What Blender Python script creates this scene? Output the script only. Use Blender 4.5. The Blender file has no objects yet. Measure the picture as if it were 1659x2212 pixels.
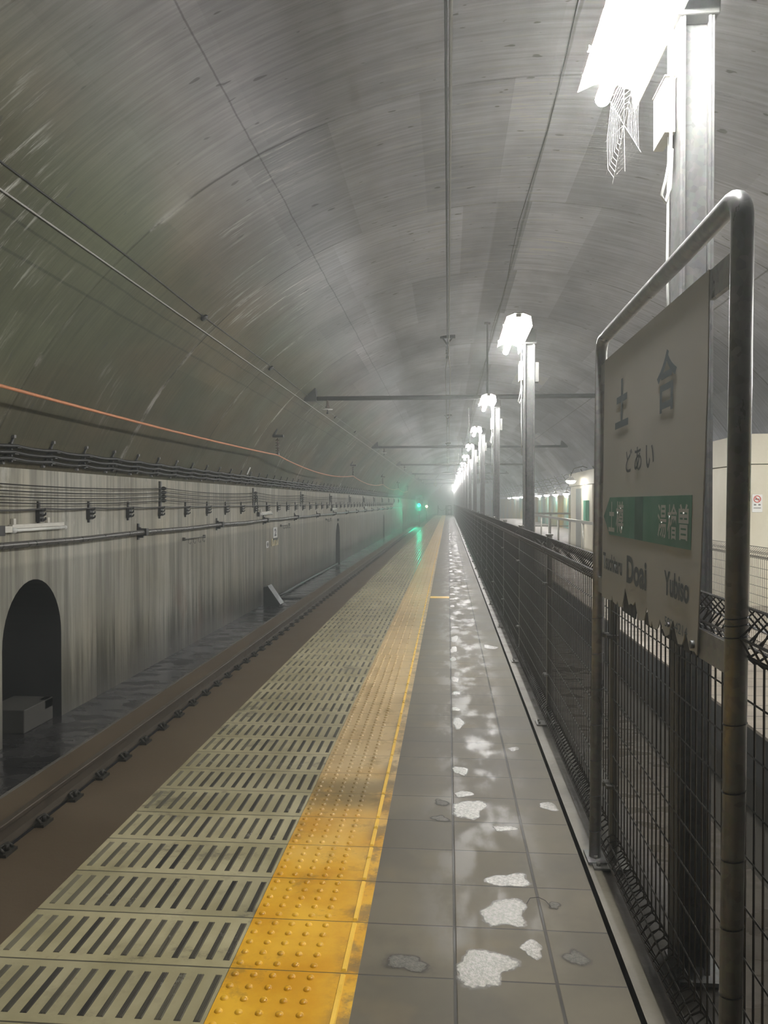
import bpy, math, random
from mathutils import Vector, Matrix
R = random.Random(7)
scene = bpy.context.scene
COL = scene.collection

# ------------------------------------------------------------------ camera, world, exposure
cam_d = bpy.data.cameras.new('camera')
cam_d.sensor_fit = 'VERTICAL'; cam_d.sensor_height = 36.0
cam_d.lens = 1720.0 / 2212.0 * 36.0
cam_d.clip_start = 0.05; cam_d.clip_end = 500
cam = bpy.data.objects.new('camera', cam_d); COL.objects.link(cam)
cam.location = (0, 0, 1.46)
cam.rotation_euler = (math.pi / 2 - 0.0122087, 0, 0.0803439)
scene.camera = cam
world = bpy.data.worlds.new('world'); scene.world = world
world.use_nodes = True
world.node_tree.nodes['Background'].inputs['Color'].default_value = (0, 0, 0, 1)
world.node_tree.nodes['Background'].inputs['Strength'].default_value = 0
vs = scene.view_settings
vs.view_transform = 'Standard'; vs.look = 'None'; vs.gamma = 1; vs.use_curve_mapping = False
vs.exposure = 2.08
TUBE_POWER = 92.0
TUBE_COL = (1.0, 0.992, 0.975)
WALL_LAMP_POWER = 36.0
SIGNAL_POWER = 480.0
FOG_DENSITY = 0.0115
FOG_COL = (0.93, 0.97, 0.94)
scene.cycles.max_bounces = 5
scene.cycles.diffuse_bounces = 3
scene.cycles.glossy_bounces = 2
scene.cycles.adaptive_threshold = 0.05
scene.cycles.volume_bounces = 0
scene.cycles.sample_clamp_indirect = 4.0

# ------------------------------------------------------------------ helpers
def obj(name, me, mats, parent=None, loc=None):
    o = bpy.data.objects.new(name, me); COL.objects.link(o)
    if mats is not None:
        for m in (mats if isinstance(mats, (list, tuple)) else [mats]):
            if len(me.materials) < (len(mats) if isinstance(mats, (list, tuple)) else 1):
                me.materials.append(m)
    if parent: o.parent = parent
    if loc: o.location = loc
    return o

def tag(o, label=None, cat=None, group=None, kind=None):
    if label: o['label'] = label
    if cat: o['category'] = cat
    if group: o['group'] = group
    if kind: o['kind'] = kind
    return o

def empty(name, loc=(0, 0, 0), rz=0):
    o = bpy.data.objects.new(name, None); COL.objects.link(o)
    o.location = loc; o.rotation_euler = (0, 0, rz); o.empty_display_size = 0.1
    return o

def copy_tree(o, parent=None):
    c = o.copy(); COL.objects.link(c); c.parent = parent
    for ch in [x for x in COL.objects if x.parent == o]:
        copy_tree(ch, c)
    return c

class MB:
    """collects shapes into one mesh"""
    def __init__(s): s.v = []; s.f = []; s.m = []; s.uv = {}; s.sm = []
    def add(s, vs_, fs, mi=0, smooth=False):
        b = len(s.v); s.v += [tuple(p) for p in vs_]
        for f in fs: s.f.append([b + i for i in f]); s.m.append(mi); s.sm.append(smooth)
    def box(s, x0, x1, y0, y1, z0, z1, mi=0, mat=None):
        vs_ = [(x0, y0, z0), (x1, y0, z0), (x1, y1, z0), (x0, y1, z0), (x0, y0, z1), (x1, y0, z1), (x1, y1, z1), (x0, y1, z1)]
        if mat is not None: vs_ = [mat @ Vector(p) for p in vs_]
        s.add(vs_, [(0, 3, 2, 1), (4, 5, 6, 7), (0, 1, 5, 4), (1, 2, 6, 5), (2, 3, 7, 6), (3, 0, 4, 7)], mi)
    def tube(s, path, r, n=8, mi=0, caps=True, closed=False):
        P = [Vector(p) for p in path]; N = len(P)
        rr = r if isinstance(r, (list, tuple)) else [r] * N
        prev = None; rings = []
        for i in range(N):
            if closed: t = P[(i + 1) % N] - P[i - 1]
            else: t = P[min(i + 1, N - 1)] - P[max(i - 1, 0)]
            t.normalize()
            if prev is None:
                a = Vector((0, 0, 1)) if abs(t.z) < 0.9 else Vector((1, 0, 0))
                u = t.cross(a).normalized()
            else:
                u = (prev - t * prev.dot(t)).normalized()
            prev = u; w = t.cross(u)
            rings.append([P[i] + (u * math.cos(2 * math.pi * k / n) + w * math.sin(2 * math.pi * k / n)) * rr[i] for k in range(n)])
        vs_ = [p for rg in rings for p in rg]; fs = []
        M = N if closed else N - 1
        for i in range(M):
            j = (i + 1) % N
            for k in range(n):
                k2 = (k + 1) % n
                fs.append((i * n + k, i * n + k2, j * n + k2, j * n + k))
        b = len(s.f)
        s.add(vs_, fs, mi, n > 5)
        if caps and not closed:
            base = len(s.v) - len(vs_)
            s.f.append([base + k for k in range(n)][::-1]); s.m.append(mi); s.sm.append(False)
            s.f.append([base + (N - 1) * n + k for k in range(n)]); s.m.append(mi); s.sm.append(False)
    def prism_y(s, prof, y0, y1, mi=0):
        n = len(prof)
        vs_ = [(x, y0, z) for x, z in prof] + [(x, y1, z) for x, z in prof]
        fs = [(k, (k + 1) % n, n + (k + 1) % n, n + k) for k in range(n)]
        fs += [tuple(range(n))[::-1], tuple(range(n, 2 * n))]
        s.add(vs_, fs, mi)
    def prism_x(s, prof, x0, x1, mi=0):
        n = len(prof)
        vs_ = [(x0, y, z) for y, z in prof] + [(x1, y, z) for y, z in prof]
        fs = [(k, (k + 1) % n, n + (k + 1) % n, n + k) for k in range(n)]
        fs += [tuple(range(n))[::-1], tuple(range(n, 2 * n))]
        s.add(vs_, fs, mi)
    def prism_z(s, prof, z0, z1, mi=0):
        n = len(prof)
        vs_ = [(x, y, z0) for x, y in prof] + [(x, y, z1) for x, y in prof]
        fs = [(k, (k + 1) % n, n + (k + 1) % n, n + k) for k in range(n)]
        fs += [tuple(range(n))[::-1], tuple(range(n, 2 * n))]
        s.add(vs_, fs, mi)
    def lathe(s, prof, c, n=12, axis='z', mi=0):
        vs_ = []
        for r, h in prof:
            for k in range(n):
                a = 2 * math.pi * k / n; p = (r * math.cos(a), r * math.sin(a), h)
                if axis == 'x': p = (p[2], p[0], p[1])
                if axis == 'y': p = (p[0], p[2], p[1])
                vs_.append((c[0] + p[0], c[1] + p[1], c[2] + p[2]))
        fs = []
        for i in range(len(prof) - 1):
            for k in range(n):
                k2 = (k + 1) % n
                fs.append((i * n + k, i * n + k2, (i + 1) * n + k2, (i + 1) * n + k))
        fs.append(tuple(range(n))[::-1]); fs.append(tuple(range((len(prof) - 1) * n, len(prof) * n)))
        s.add(vs_, fs, mi, True)
    def mesh(s, name='mesh', fix=True):
        me = bpy.data.meshes.new(name); me.from_pydata(s.v, [], s.f)
        for p, m_, q in zip(me.polygons, s.m, s.sm): p.material_index = m_; p.use_smooth = q
        if fix and len(s.f) < 60000:
            import bmesh
            bm = bmesh.new(); bm.from_mesh(me)
            bmesh.ops.recalc_face_normals(bm, faces=bm.faces); bm.to_mesh(me); bm.free()
        me.update(); return me
    def build(s, name, mats, parent=None, loc=None, fix=True):
        me = s.mesh(name, fix)
        for m in (mats if isinstance(mats, (list, tuple)) else [mats]): me.materials.append(m)
        o = bpy.data.objects.new(name, me); COL.objects.link(o)
        if parent: o.parent = parent
        if loc: o.location = loc
        return o

def bevel(o, w=0.004, seg=2):
    m = o.modifiers.new('bevel', 'BEVEL'); m.width = w; m.segments = seg; m.limit_method = 'ANGLE'
    return o

# ------------------------------------------------------------------ materials
class NT:
    def __init__(s, name):
        s.mat = bpy.data.materials.new(name); s.mat.use_nodes = True
        s.t = s.mat.node_tree; s.b = s.t.nodes['Principled BSDF']; s.out = s.t.nodes['Material Output']
    def n(s, typ, **kw):
        nd = s.t.nodes.new(typ)
        for k, v in kw.items():
            if k in nd.inputs.keys() if isinstance(k, str) else False: nd.inputs[k].default_value = v
            else: setattr(nd, k, v)
        return nd
    def l(s, a, b): s.t.links.new(a, b)
    def val(s, inp, v):
        if hasattr(v, 'is_output') or isinstance(v, bpy.types.NodeSocket): s.l(v, inp)
        else: inp.default_value = v
    def math(s, op, a, b=0.0, c=None, clamp=False):
        nd = s.t.nodes.new('ShaderNodeMath'); nd.operation = op; nd.use_clamp = clamp
        s.val(nd.inputs[0], a); s.val(nd.inputs[1], b)
        if c is not None: s.val(nd.inputs[2], c)
        return nd.outputs[0]
    def coord(s, which='Object'):
        return s.t.nodes.new('ShaderNodeTexCoord').outputs[which]
    def scale(s, vec, sc):
        nd = s.t.nodes.new('ShaderNodeVectorMath'); nd.operation = 'MULTIPLY'
        s.l(vec, nd.inputs[0]); nd.inputs[1].default_value = sc; return nd.outputs[0]
    def noise(s, vec, scale=5, detail=4, rough=0.55):
        nd = s.t.nodes.new('ShaderNodeTexNoise'); nd.inputs['Scale'].default_value = scale
        nd.inputs['Detail'].default_value = detail; nd.inputs['Roughness'].default_value = rough
        s.l(vec, nd.inputs['Vector']); return nd.outputs['Fac']
    def ramp(s, fac, stops):
        nd = s.t.nodes.new('ShaderNodeValToRGB'); cr = nd.color_ramp
        while len(cr.elements) > 1: cr.elements.remove(cr.elements[-1])
        for i, (p, c) in enumerate(stops):
            e = cr.elements[0] if i == 0 else cr.elements.new(p)
            e.position = p; e.color = (c[0], c[1], c[2], 1) if hasattr(c, '__len__') else (c, c, c, 1)
        s.l(fac, nd.inputs[0]); return nd.outputs[0]
    def mix(s, fac, a, b, blend='MIX'):
        nd = s.t.nodes.new('ShaderNodeMix'); nd.data_type = 'RGBA'; nd.blend_type = blend
        s.val(nd.inputs[0], fac)
        for i, v in ((6, a), (7, b)):
            if isinstance(v, tuple): nd.inputs[i].default_value = (v[0], v[1], v[2], 1)
            else: s.l(v, nd.inputs[i])
        return nd.outputs[2]
    def smooth(s, v, a, b, lo=0.0, hi=1.0):
        nd = s.t.nodes.new('ShaderNodeMapRange'); nd.interpolation_type = 'SMOOTHSTEP'
        s.val(nd.inputs[0], v); nd.inputs[1].default_value = a; nd.inputs[2].default_value = b
        nd.inputs[3].default_value = lo; nd.inputs[4].default_value = hi; return nd.outputs[0]
    def sep(s, vec):
        nd = s.t.nodes.new('ShaderNodeSeparateXYZ'); s.l(vec, nd.inputs[0]); return nd.outputs
    def comb(s, x, y, z):
        nd = s.t.nodes.new('ShaderNodeCombineXYZ')
        for i, v in enumerate((x, y, z)): s.val(nd.inputs[i], v)
        return nd.outputs[0]
    def white(s, vec):
        nd = s.t.nodes.new('ShaderNodeTexWhiteNoise'); nd.noise_dimensions = '3D'; s.l(vec, nd.inputs['Vector']); return nd.outputs['Value']
    def bump(s, h, strength=0.3, dist=0.01):
        nd = s.t.nodes.new('ShaderNodeBump'); nd.inputs['Strength'].default_value = strength; nd.inputs['Distance'].default_value = dist
        s.l(h, nd.inputs['Height']); s.l(nd.outputs[0], s.b.inputs['Normal'])
    def col(s, v):
        if isinstance(v, tuple): s.b.inputs['Base Color'].default_value = (v[0], v[1], v[2], 1)
        else: s.l(v, s.b.inputs['Base Color'])
    def rough(s, v): s.val(s.b.inputs['Roughness'], v)

def simple(name, c, rough=0.5, metal=0.0, var=0.18, nscale=12, bump=0.15, spec=0.5):
    m = NT(name); n = m.noise(m.coord(), nscale, 5)
    lo = tuple(x * (1 - var) for x in c); hi = tuple(min(1, x * (1 + var)) for x in c)
    m.col(m.ramp(n, [(0.3, lo), (0.7, hi)])); m.rough(m.smooth(n, 0.3, 0.7, max(0.02, rough - 0.08), min(1, rough + 0.08)))
    m.b.inputs['Metallic'].default_value = metal; m.b.inputs['Specular IOR Level'].default_value = spec
    if bump: m.bump(m.noise(m.coord(), nscale * 4, 3), bump, 0.003)
    return m.mat

def emit(name, c, st, base=(0.9, 0.9, 0.88)):
    m = NT(name); m.col(base)
    m.b.inputs['Emission Color'].default_value = (*c, 1); m.b.inputs['Emission Strength'].default_value = st
    return m.mat

def galvanised(name, c, rough=0.45, metal=0.55):
    m = NT(name); co = m.coord()
    v = m.t.nodes.new('ShaderNodeTexVoronoi'); v.inputs['Scale'].default_value = 55; m.l(co, v.inputs['Vector'])
    n = m.noise(m.scale(co, (1, 1, 0.35)), 9, 6)
    a = m.mix(m.smooth(n, 0.35, 0.65), tuple(x * 0.72 for x in c), tuple(x * 1.12 for x in c))
    sp = m.mix(0.25, a, v.outputs['Color'], 'SOFT_LIGHT')
    hs = m.t.nodes.new('ShaderNodeHueSaturation'); hs.inputs['Saturation'].default_value = 0.25; m.l(sp, hs.inputs['Color'])
    m.l(hs.outputs[0], m.b.inputs['Base Color'])
    m.b.inputs['Metallic'].default_value = metal; m.rough(m.smooth(n, 0.3, 0.7, rough - 0.1, rough + 0.12))
    m.bump(n, 0.15, 0.002)
    return m.mat

# --- vault concrete (UV: u = arc length from crown in metres, v = distance along tunnel)
def vault_material():
    m = NT('vault_concrete'); uv = m.coord('UV'); sx = m.sep(uv); u, v = sx[0], sx[1]
    uu = m.math('MULTIPLY', u, 10.0)   # uv stored /10
    vv = m.math('MULTIPLY', v, 10.0)
    P = m.comb(uu, vv, 0.0)
    streak = m.noise(m.scale(P, (0.55, 9.0, 1)), 1.6, 6, 0.65)
    streak2 = m.noise(m.scale(P, (1.6, 26.0, 1)), 1.0, 4, 0.6)
    big = m.noise(m.scale(P, (0.5, 0.22, 1)), 1.0, 4, 0.55)
    mid = m.noise(P, 0.9, 6, 0.6)
    hue = m.noise(m.scale(P, (0.6, 0.3, 1)), 0.8, 3, 0.5)
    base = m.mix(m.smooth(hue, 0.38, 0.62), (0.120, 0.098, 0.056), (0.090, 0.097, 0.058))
    f = m.smooth(uu, -4.7, -0.2)                 # pale crown, dark haunch: uneven lamp light put into the colour
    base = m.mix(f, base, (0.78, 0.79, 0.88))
    # formwork blocks
    row = m.math('FLOOR', m.math('DIVIDE', m.math('ADD', vv, 1.85), 3.25))
    off = m.math('MULTIPLY', m.white(m.comb(row, 3.0, 0.0)), 0.9)
    blk = m.white(m.comb(m.math('FLOOR', m.math('DIVIDE', m.math('ADD', uu, off), 0.95)), row, 1.0))
    board = m.white(m.comb(m.math('FLOOR', m.math('DIVIDE', m.math('ADD', uu, off), 0.95)), m.math('FLOOR', m.math('DIVIDE', vv, 0.26)), 5.0))
    k = m.math('ADD', m.math('MULTIPLY', blk, 0.30), 0.76)
    k = m.math('MULTIPLY', k, m.math('ADD', m.math('MULTIPLY', board, 0.07), 0.965))
    k = m.math('MULTIPLY', k, m.smooth(streak, 0.28, 0.72, 0.82, 1.14))
    k = m.math('MULTIPLY', k, m.smooth(streak2, 0.32, 0.68, 0.94, 1.06))
    k = m.math('MULTIPLY', k, m.smooth(big, 0.32, 0.68, 0.74, 1.22))
    # ring joints
    fr = m.math('ABSOLUTE', m.math('SUBTRACT', m.math('FRACT', m.math('DIVIDE', m.math('ADD', m.math('ADD', vv, m.math('MULTIPLY', m.math('SUBTRACT', mid, 0.5), 0.06)), 1.85), 3.25)), 0.5))
    joint = m.smooth(fr, 0.4915, 0.4985)
    jstr = m.smooth(m.noise(m.scale(P, (0.35, 0.3, 1)), 1.0, 2), 0.4, 0.6)
    k = m.math('MULTIPLY', k, m.math('SUBTRACT', 1.0, m.math('MULTIPLY', m.math('MULTIPLY', joint, jstr), 0.6)))
    # longitudinal construction joints
    lj = None
    for s0, w in ((-4.92, 0.012), (-5.17, 0.014), (0.20, 0.016), (3.6, 0.012), (-2.9, 0.008)):
        d = m.math('ABSOLUTE', m.math('SUBTRACT', m.math('ADD', uu, m.math('MULTIPLY', m.math('SUBTRACT', mid, 0.5), 0.05)), s0))
        q = m.smooth(d, w * 0.4, w * 1.5, 1.0, 0.0)
        lj = q if lj is None else m.math('MAXIMUM', lj, q)
    k = m.math('MULTIPLY', k, m.math('SUBTRACT', 1.0, m.math('MULTIPLY', lj, 0.45)))
    colr = m.mix(1.0, base, m.comb(k, k, k), 'MULTIPLY')
    # crown repair strip, darker
    st = m.math('MULTIPLY', m.smooth(m.math('ABSOLUTE', m.math('SUBTRACT', m.math('ADD', uu, m.math('MULTIPLY', m.math('SUBTRACT', blk, 0.5), 0.25)), 0.0)), 0.27, 0.31, 1.0, 0.0), m.smooth(vv, 9.0, 13.0))
    colr = m.mix(m.math('MULTIPLY', st, 0.32), colr, (0.10, 0.10, 0.105))
    # white lime bloom following the boards
    bl = m.math('MULTIPLY', m.smooth(m.noise(m.scale(P, (1.3, 11.0, 1)), 1.0, 6, 0.7), 0.52, 0.68), m.math('MAXIMUM', m.smooth(m.noise(m.scale(P, (0.45, 0.30, 1)), 1.0, 3), 0.50, 0.66), m.math('MULTIPLY', m.smooth(m.math('ABSOLUTE', m.math('ADD', uu, 0.7)), 0.6, 1.7, 1.0, 0.0), m.smooth(m.math('ABSOLUTE', m.math('SUBTRACT', vv, 12.2)), 3.0, 6.5, 1.0, 0.0))))
    colr = m.mix(m.math('MULTIPLY', bl, 0.62), colr, (0.72, 0.72, 0.67))
    # lime leaks along a few ring joints on the haunch
    lk = m.math('MULTIPLY', m.smooth(fr, 0.470, 0.494), m.math('MULTIPLY', m.smooth(m.noise(P, 1.1, 5, 0.7), 0.50, 0.64), m.smooth(uu, -3.4, -4.2)))
    colr = m.mix(m.math('MULTIPLY', lk, 0.6), colr, (0.48, 0.46, 0.42))
    # pock marks
    pk = m.smooth(m.noise(m.scale(P, (2.2, 5.0, 1)), 2.0, 2, 0.4), 0.70, 0.74)
    colr = m.mix(m.math('MULTIPLY', pk, 0.6), colr, (0.06, 0.06, 0.055))
    m.l(colr, m.b.inputs['Base Color'])
    m.rough(m.smooth(mid, 0.3, 0.7, 0.55, 0.8)); m.b.inputs['Specular IOR Level'].default_value = 0.3
    h = m.math('ADD', m.math('MULTIPLY', streak, 0.5), m.math('ADD', m.math('MULTIPLY', streak2, 0.25), m.math('MULTIPLY', m.math('SUBTRACT', joint, 0.0), -0.8)))
    h = m.math('ADD', h, m.math('ADD', m.math('MULTIPLY', board, 0.12), m.math('MULTIPLY', blk, 0.3)))
    m.bump(h, 0.55, 0.03)
    return m.mat

def wall_material():
    m = NT('wall_concrete'); co = m.coord(); s = m.sep(co); y, z = s[1], s[2]
    vstreak = m.noise(m.scale(co, (1, 3.2, 0.16)), 2.2, 7, 0.65)
    fine = m.noise(m.scale(co, (1, 16, 0.5)), 1.4, 4, 0.6)
    big = m.noise(m.scale(co, (1, 0.35, 0.6)), 1.0, 4)
    panel = m.white(m.comb(m.math('FLOOR', m.math('DIVIDE', y, 0.62)), 2.0, 0.0))
    base = m.mix(m.smooth(big, 0.35, 0.65), (0.315, 0.295, 0.228), (0.35, 0.342, 0.290))
    k = m.math('MULTIPLY', m.smooth(vstreak, 0.30, 0.70, 0.60, 1.25), m.math('ADD', m.math('MULTIPLY', panel, 0.10), 0.94))
    k = m.math('MULTIPLY', k, m.smooth(fine, 0.32, 0.68, 0.86, 1.10))
    # upper band of newer, paler concrete; damp foot
    k = m.math('MULTIPLY', k, m.smooth(z, 0.72, 0.80, 0.82, 1.10))
    damp = m.smooth(m.math('ADD', z, m.math('MULTIPLY', m.math('SUBTRACT', vstreak, 0.5), 1.3)), -1.15, -0.1, 0.42, 1.0)
    k = m.math('MULTIPLY', k, damp)
    c = m.mix(1.0, base, m.comb(k, k, k), 'MULTIPLY')
    bl = m.math('MULTIPLY', m.smooth(m.noise(m.scale(co, (1, 2.4, 0.9)), 1.6, 8, 0.75), 0.54, 0.66), m.smooth(z, 0.5, 1.3))
    c = m.mix(m.math('MULTIPLY', bl, 0.6), c, (0.56, 0.56, 0.50))
    rust = m.math('MULTIPLY', m.smooth(m.noise(m.scale(co, (1, 0.8, 0.5)), 1.3, 4), 0.56, 0.70), m.smooth(z, 0.3, -0.4))
    c = m.mix(m.math('MULTIPLY', rust, 0.5), c, (0.16, 0.10, 0.075))
    m.l(c, m.b.inputs['Base Color'])
    wet = m.smooth(m.math('ADD', z, m.math('MULTIPLY', m.math('SUBTRACT', big, 0.5), 1.2)), -1.0, 0.1, 0.30, 0.72)
    m.rough(wet); m.b.inputs['Specular IOR Level'].default_value = 0.35
    pj = m.smooth(m.math('ABSOLUTE', m.math('SUBTRACT', m.math('FRACT', m.math('DIVIDE', y, 0.62)), 0.5)), 0.485, 0.497)
    h = m.math('ADD', m.math('ADD', vstreak, m.math('MULTIPLY', fine, 0.4)), m.math('MULTIPLY', pj, -0.5))
    m.bump(h, 0.45, 0.015)
    return m.mat

PITCH = 0.302; PH = 2.43
def grid_line(m, v, pitch, phase, w):
    d = m.math('ABSOLUTE', m.math('SUBTRACT', m.math('FRACT', m.math('ADD', m.math('DIVIDE', m.math('SUBTRACT', v, phase), pitch), 0.5)), 0.5))
    return m.smooth(d, w / pitch * 0.4, w / pitch, 1.0, 0.0)

def tile_material():
    """grey platform tiles, damp"""
    m = NT('grey_platform_tile'); co = m.coord(); s = m.sep(co); x, y = s[0], s[1]
    g = grid_line(m, y, PITCH, PH, 0.0046)
    for xx in (0.023, 0.331):
        d = m.math('ABSOLUTE', m.math('SUBTRACT', x, xx)); g = m.math('MAXIMUM', g, m.smooth(d, 0.003, 0.0068, 1.0, 0.0))
    ix = m.math('ADD', m.math('GREATER_THAN', x, 0.023), m.math('GREATER_THAN', x, 0.331))
    iy = m.math('FLOOR', m.math('DIVIDE', m.math('SUBTRACT', y, PH), PITCH))
    t = m.white(m.comb(ix, iy, 0.0))
    n = m.noise(co, 2.4, 7, 0.6); n2 = m.noise(co, 34, 4, 0.6)
    c = m.mix(m.smooth(n, 0.35, 0.65), (0.074, 0.062, 0.039), (0.116, 0.100, 0.068))
    k = m.math('ADD', m.math('MULTIPLY', t, 0.16), 0.92)
    c = m.mix(1.0, c, m.comb(k, k, k), 'MULTIPLY')
    yel = m.smooth(m.noise(m.scale(co, (1, 1, 1)), 3.0, 3), 0.58, 0.72)
    c = m.mix(m.math('MULTIPLY', yel, 0.3), c, (0.16, 0.12, 0.06))
    wet = m.math('MULTIPLY', m.smooth(m.noise(m.scale(co, (4.0, 1.6, 1)), 1.5, 6, 0.6), 0.47, 0.60), m.smooth(m.math('ABSOLUTE', m.math('SUBTRACT', x, 0.14)), 0.12, 0.32, 1.0, 0.0))
    wet = m.math('MULTIPLY', wet, m.smooth(y, 2.3, 2.7))
    c = m.mix(m.math('MULTIPLY', wet, 0.3), c, (0.09, 0.08, 0.062))
    c = m.mix(g, c, (0.035, 0.032, 0.026))
    m.l(c, m.b.inputs['Base Color']); m.b.inputs['Specular IOR Level'].default_value = 0.34
    r = m.smooth(n, 0.3, 0.7, 0.50, 0.62)
    r = m.math('SUBTRACT', r, m.math('MULTIPLY', wet, 0.20)); m.rough(r)
    h = m.math('ADD', m.math('MULTIPLY', g, -1.0), m.math('MULTIPLY', n2, 0.10)); m.bump(h, 0.35, 0.004)
    return m.mat

def slip_material():
    m = NT('pale_ribbed_tile'); co = m.coord(); s = m.sep(co); x, y = s[0], s[1]
    g = grid_line(m, y, PITCH, PH, 0.0046)
    n = m.noise(co, 2.2, 7, 0.65); n3 = m.noise(co, 9, 6, 0.65); n2 = m.noise(co, 50, 3)
    c = m.mix(m.smooth(n, 0.33, 0.67), (0.235, 0.207, 0.112), (0.340, 0.305, 0.185))
    iy = m.math('FLOOR', m.math('DIVIDE', m.math('SUBTRACT', y, PH), PITCH)); t = m.white(m.comb(iy, 4.0, 0.0))
    k = m.math('ADD', m.math('MULTIPLY', t, 0.16), 0.92); c = m.mix(1.0, c, m.comb(k, k, k), 'MULTIPLY')
    dirt = m.smooth(n3, 0.54, 0.70)
    c = m.mix(m.math('MULTIPLY', dirt, 0.45), c, (0.14, 0.125, 0.075))
    d2 = m.smooth(m.noise(m.scale(co, (1.2, 1.6, 1)), 2.2, 8, 0.72), 0.56, 0.66)
    c = m.mix(m.math('MULTIPLY', d2, 0.75), c, (0.055, 0.050, 0.035))
    c = m.mix(g, c, (0.05, 0.045, 0.03))
    m.l(c, m.b.inputs['Base Color']); m.rough(m.smooth(n, 0.3, 0.7, 0.38, 0.55))
    m.bump(m.math('ADD', m.math('MULTIPLY', g, -1.0), m.math('MULTIPLY', n2, 0.12)), 0.4, 0.004)
    return m.mat

def tactile_material():
    m = NT('amber_tactile_tile'); co = m.coord(); s = m.sep(co); x, y = s[0], s[1]
    g = grid_line(m, y, PITCH, PH, 0.003)
    n = m.noise(co, 3.0, 7, 0.65); n2 = m.noise(co, 40, 3)
    yy = m.math('ADD', y, m.math('MULTIPLY', m.math('SUBTRACT', n, 0.5), 1.6))
    wear = m.smooth(yy, 3.0, 4.6)                 # newer deep-amber tiles near, faded ones beyond
    near = m.mix(m.smooth(n, 0.35, 0.65), (0.50, 0.24, 0.006), (0.64, 0.36, 0.018))
    far = m.mix(m.smooth(n, 0.35, 0.65), (0.42, 0.295, 0.135), (0.50, 0.37, 0.185))
    c = m.mix(wear, near, far)
    dirt = m.smooth(m.noise(co, 5.5, 8, 0.72), 0.54, 0.66)
    c = m.mix(m.math('MULTIPLY', dirt, 0.55), c, (0.20, 0.12, 0.02))
    band = m.math('MULTIPLY', m.smooth(m.math('ABSOLUTE', m.math('SUBTRACT', y, 3.95)), 0.08, 0.30, 1.0, 0.0), m.smooth(n, 0.38, 0.52))
    c = m.mix(m.math('MULTIPLY', band, 0.72), c, (0.09, 0.065, 0.02))
    edge = m.smooth(x, -0.385, -0.29); ed = m.math('MULTIPLY', edge, m.smooth(m.noise(co, 7, 6, 0.7), 0.44, 0.60))
    c = m.mix(m.math('MULTIPLY', ed, 0.75), c, (0.12, 0.085, 0.04))
    c = m.mix(g, c, (0.08, 0.055, 0.02))
    m.l(c, m.b.inputs['Base Color']); m.rough(m.smooth(n, 0.3, 0.7, 0.28, 0.45))
    m.bump(m.math('ADD', m.math('MULTIPLY', g, -1.0), m.math('MULTIPLY', n2, 0.12)), 0.35, 0.004)
    return m.mat

def slab_material(name, c0, c1, jy=None, rough=(0.6, 0.8), wet=False):
    m = NT(name); co = m.coord(); s = m.sep(co)
    n = m.noise(co, 1.2, 7, 0.6); n2 = m.noise(co, 30, 4, 0.6)
    c = m.mix(m.smooth(n, 0.35, 0.65), c0, c1)
    if jy:
        g = grid_line(m, s[1], jy, 0.2, 0.012)
        c = m.mix(m.math('MULTIPLY', g, 0.8), c, (0.01, 0.01, 0.01))
    m.l(c, m.b.inputs['Base Color'])
    if wet: m.rough(m.smooth(m.noise(m.scale(co, (1.2, 2.5, 1)), 1.6, 6), 0.42, 0.60, rough[0], rough[1]))
    else: m.rough(m.smooth(n, 0.3, 0.7, rough[0], rough[1]))
    m.bump(m.math('ADD', n2, m.math('MULTIPLY', n, 0.5)), 0.25, 0.006)
    return m.mat

M = {}
M['vault'] = vault_material(); M['wall'] = wall_material()
M['tile'] = tile_material(); M['slip'] = slip_material(); M['tact'] = tactile_material()
def rib_material():
    m = NT('dark_rubber_rib'); co = m.coord(); s = m.sep(co); n = m.noise(m.scale(co, (1, 1, 1)), 2.6, 6, 0.7)
    far_pale = m.smooth(m.math('ADD', s[1], m.math('MULTIPLY', m.math('SUBTRACT', n, 0.5), 5.0)), 3.0, 8.5)
    q = m.white(m.comb(m.math('FLOOR', m.math('DIVIDE', m.math('ADD', s[0], 1.463), 0.0563)), m.math('FLOOR', m.math('DIVIDE', m.math('SUBTRACT', s[1], 2.43), 0.302)), 0.0))
    w = m.math('MAXIMUM', m.math('MULTIPLY', q, 0.45), m.math('MULTIPLY', m.math('MAXIMUM', far_pale, m.smooth(s[0], -1.1, -1.6)), m.smooth(q, 0.0, 0.4, 0.55, 1.0)))  # paler with distance; worn lighter towards the platform edge
    c = m.mix(w, (0.034, 0.032, 0.028), (0.17, 0.155, 0.105)); m.l(c, m.b.inputs['Base Color']); m.rough(m.smooth(n, 0.3, 0.7, 0.12, 0.30)); m.b.inputs['Specular IOR Level'].default_value = 0.8; return m.mat
M['rib'] = rib_material()
M['bar'] = simple('bright_yellow_bar', (0.72, 0.45, 0.055), 0.35, 0, 0.15, 8)
M['slab'] = slab_material('brown_track_slab', (0.118, 0.083, 0.048), (0.142, 0.103, 0.062), None, (0.55, 0.72))
M['walk'] = slab_material('wet_dark_walkway', (0.026, 0.025, 0.025), (0.055, 0.052, 0.051), 0.62, (0.10, 0.38), True)
M['fence_foot'] = slab_material('dark_fence_foot', (0.035, 0.030, 0.024), (0.060, 0.052, 0.040), None, (0.3, 0.6), True)  # darker strip along the fence side of the kerb
M['pit'] = slab_material('grimy_track_bed', (0.10, 0.085, 0.065), (0.16, 0.14, 0.11), None, (0.25, 0.7), True)
M['side'] = slab_material('platform_side_concrete', (0.13, 0.12, 0.10), (0.19, 0.175, 0.15))
M['niche_shade'] = slab_material('shade_painted_niche', (0.028, 0.028, 0.027), (0.045, 0.044, 0.042))  # darkness of the recess put into its concrete colour
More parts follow.
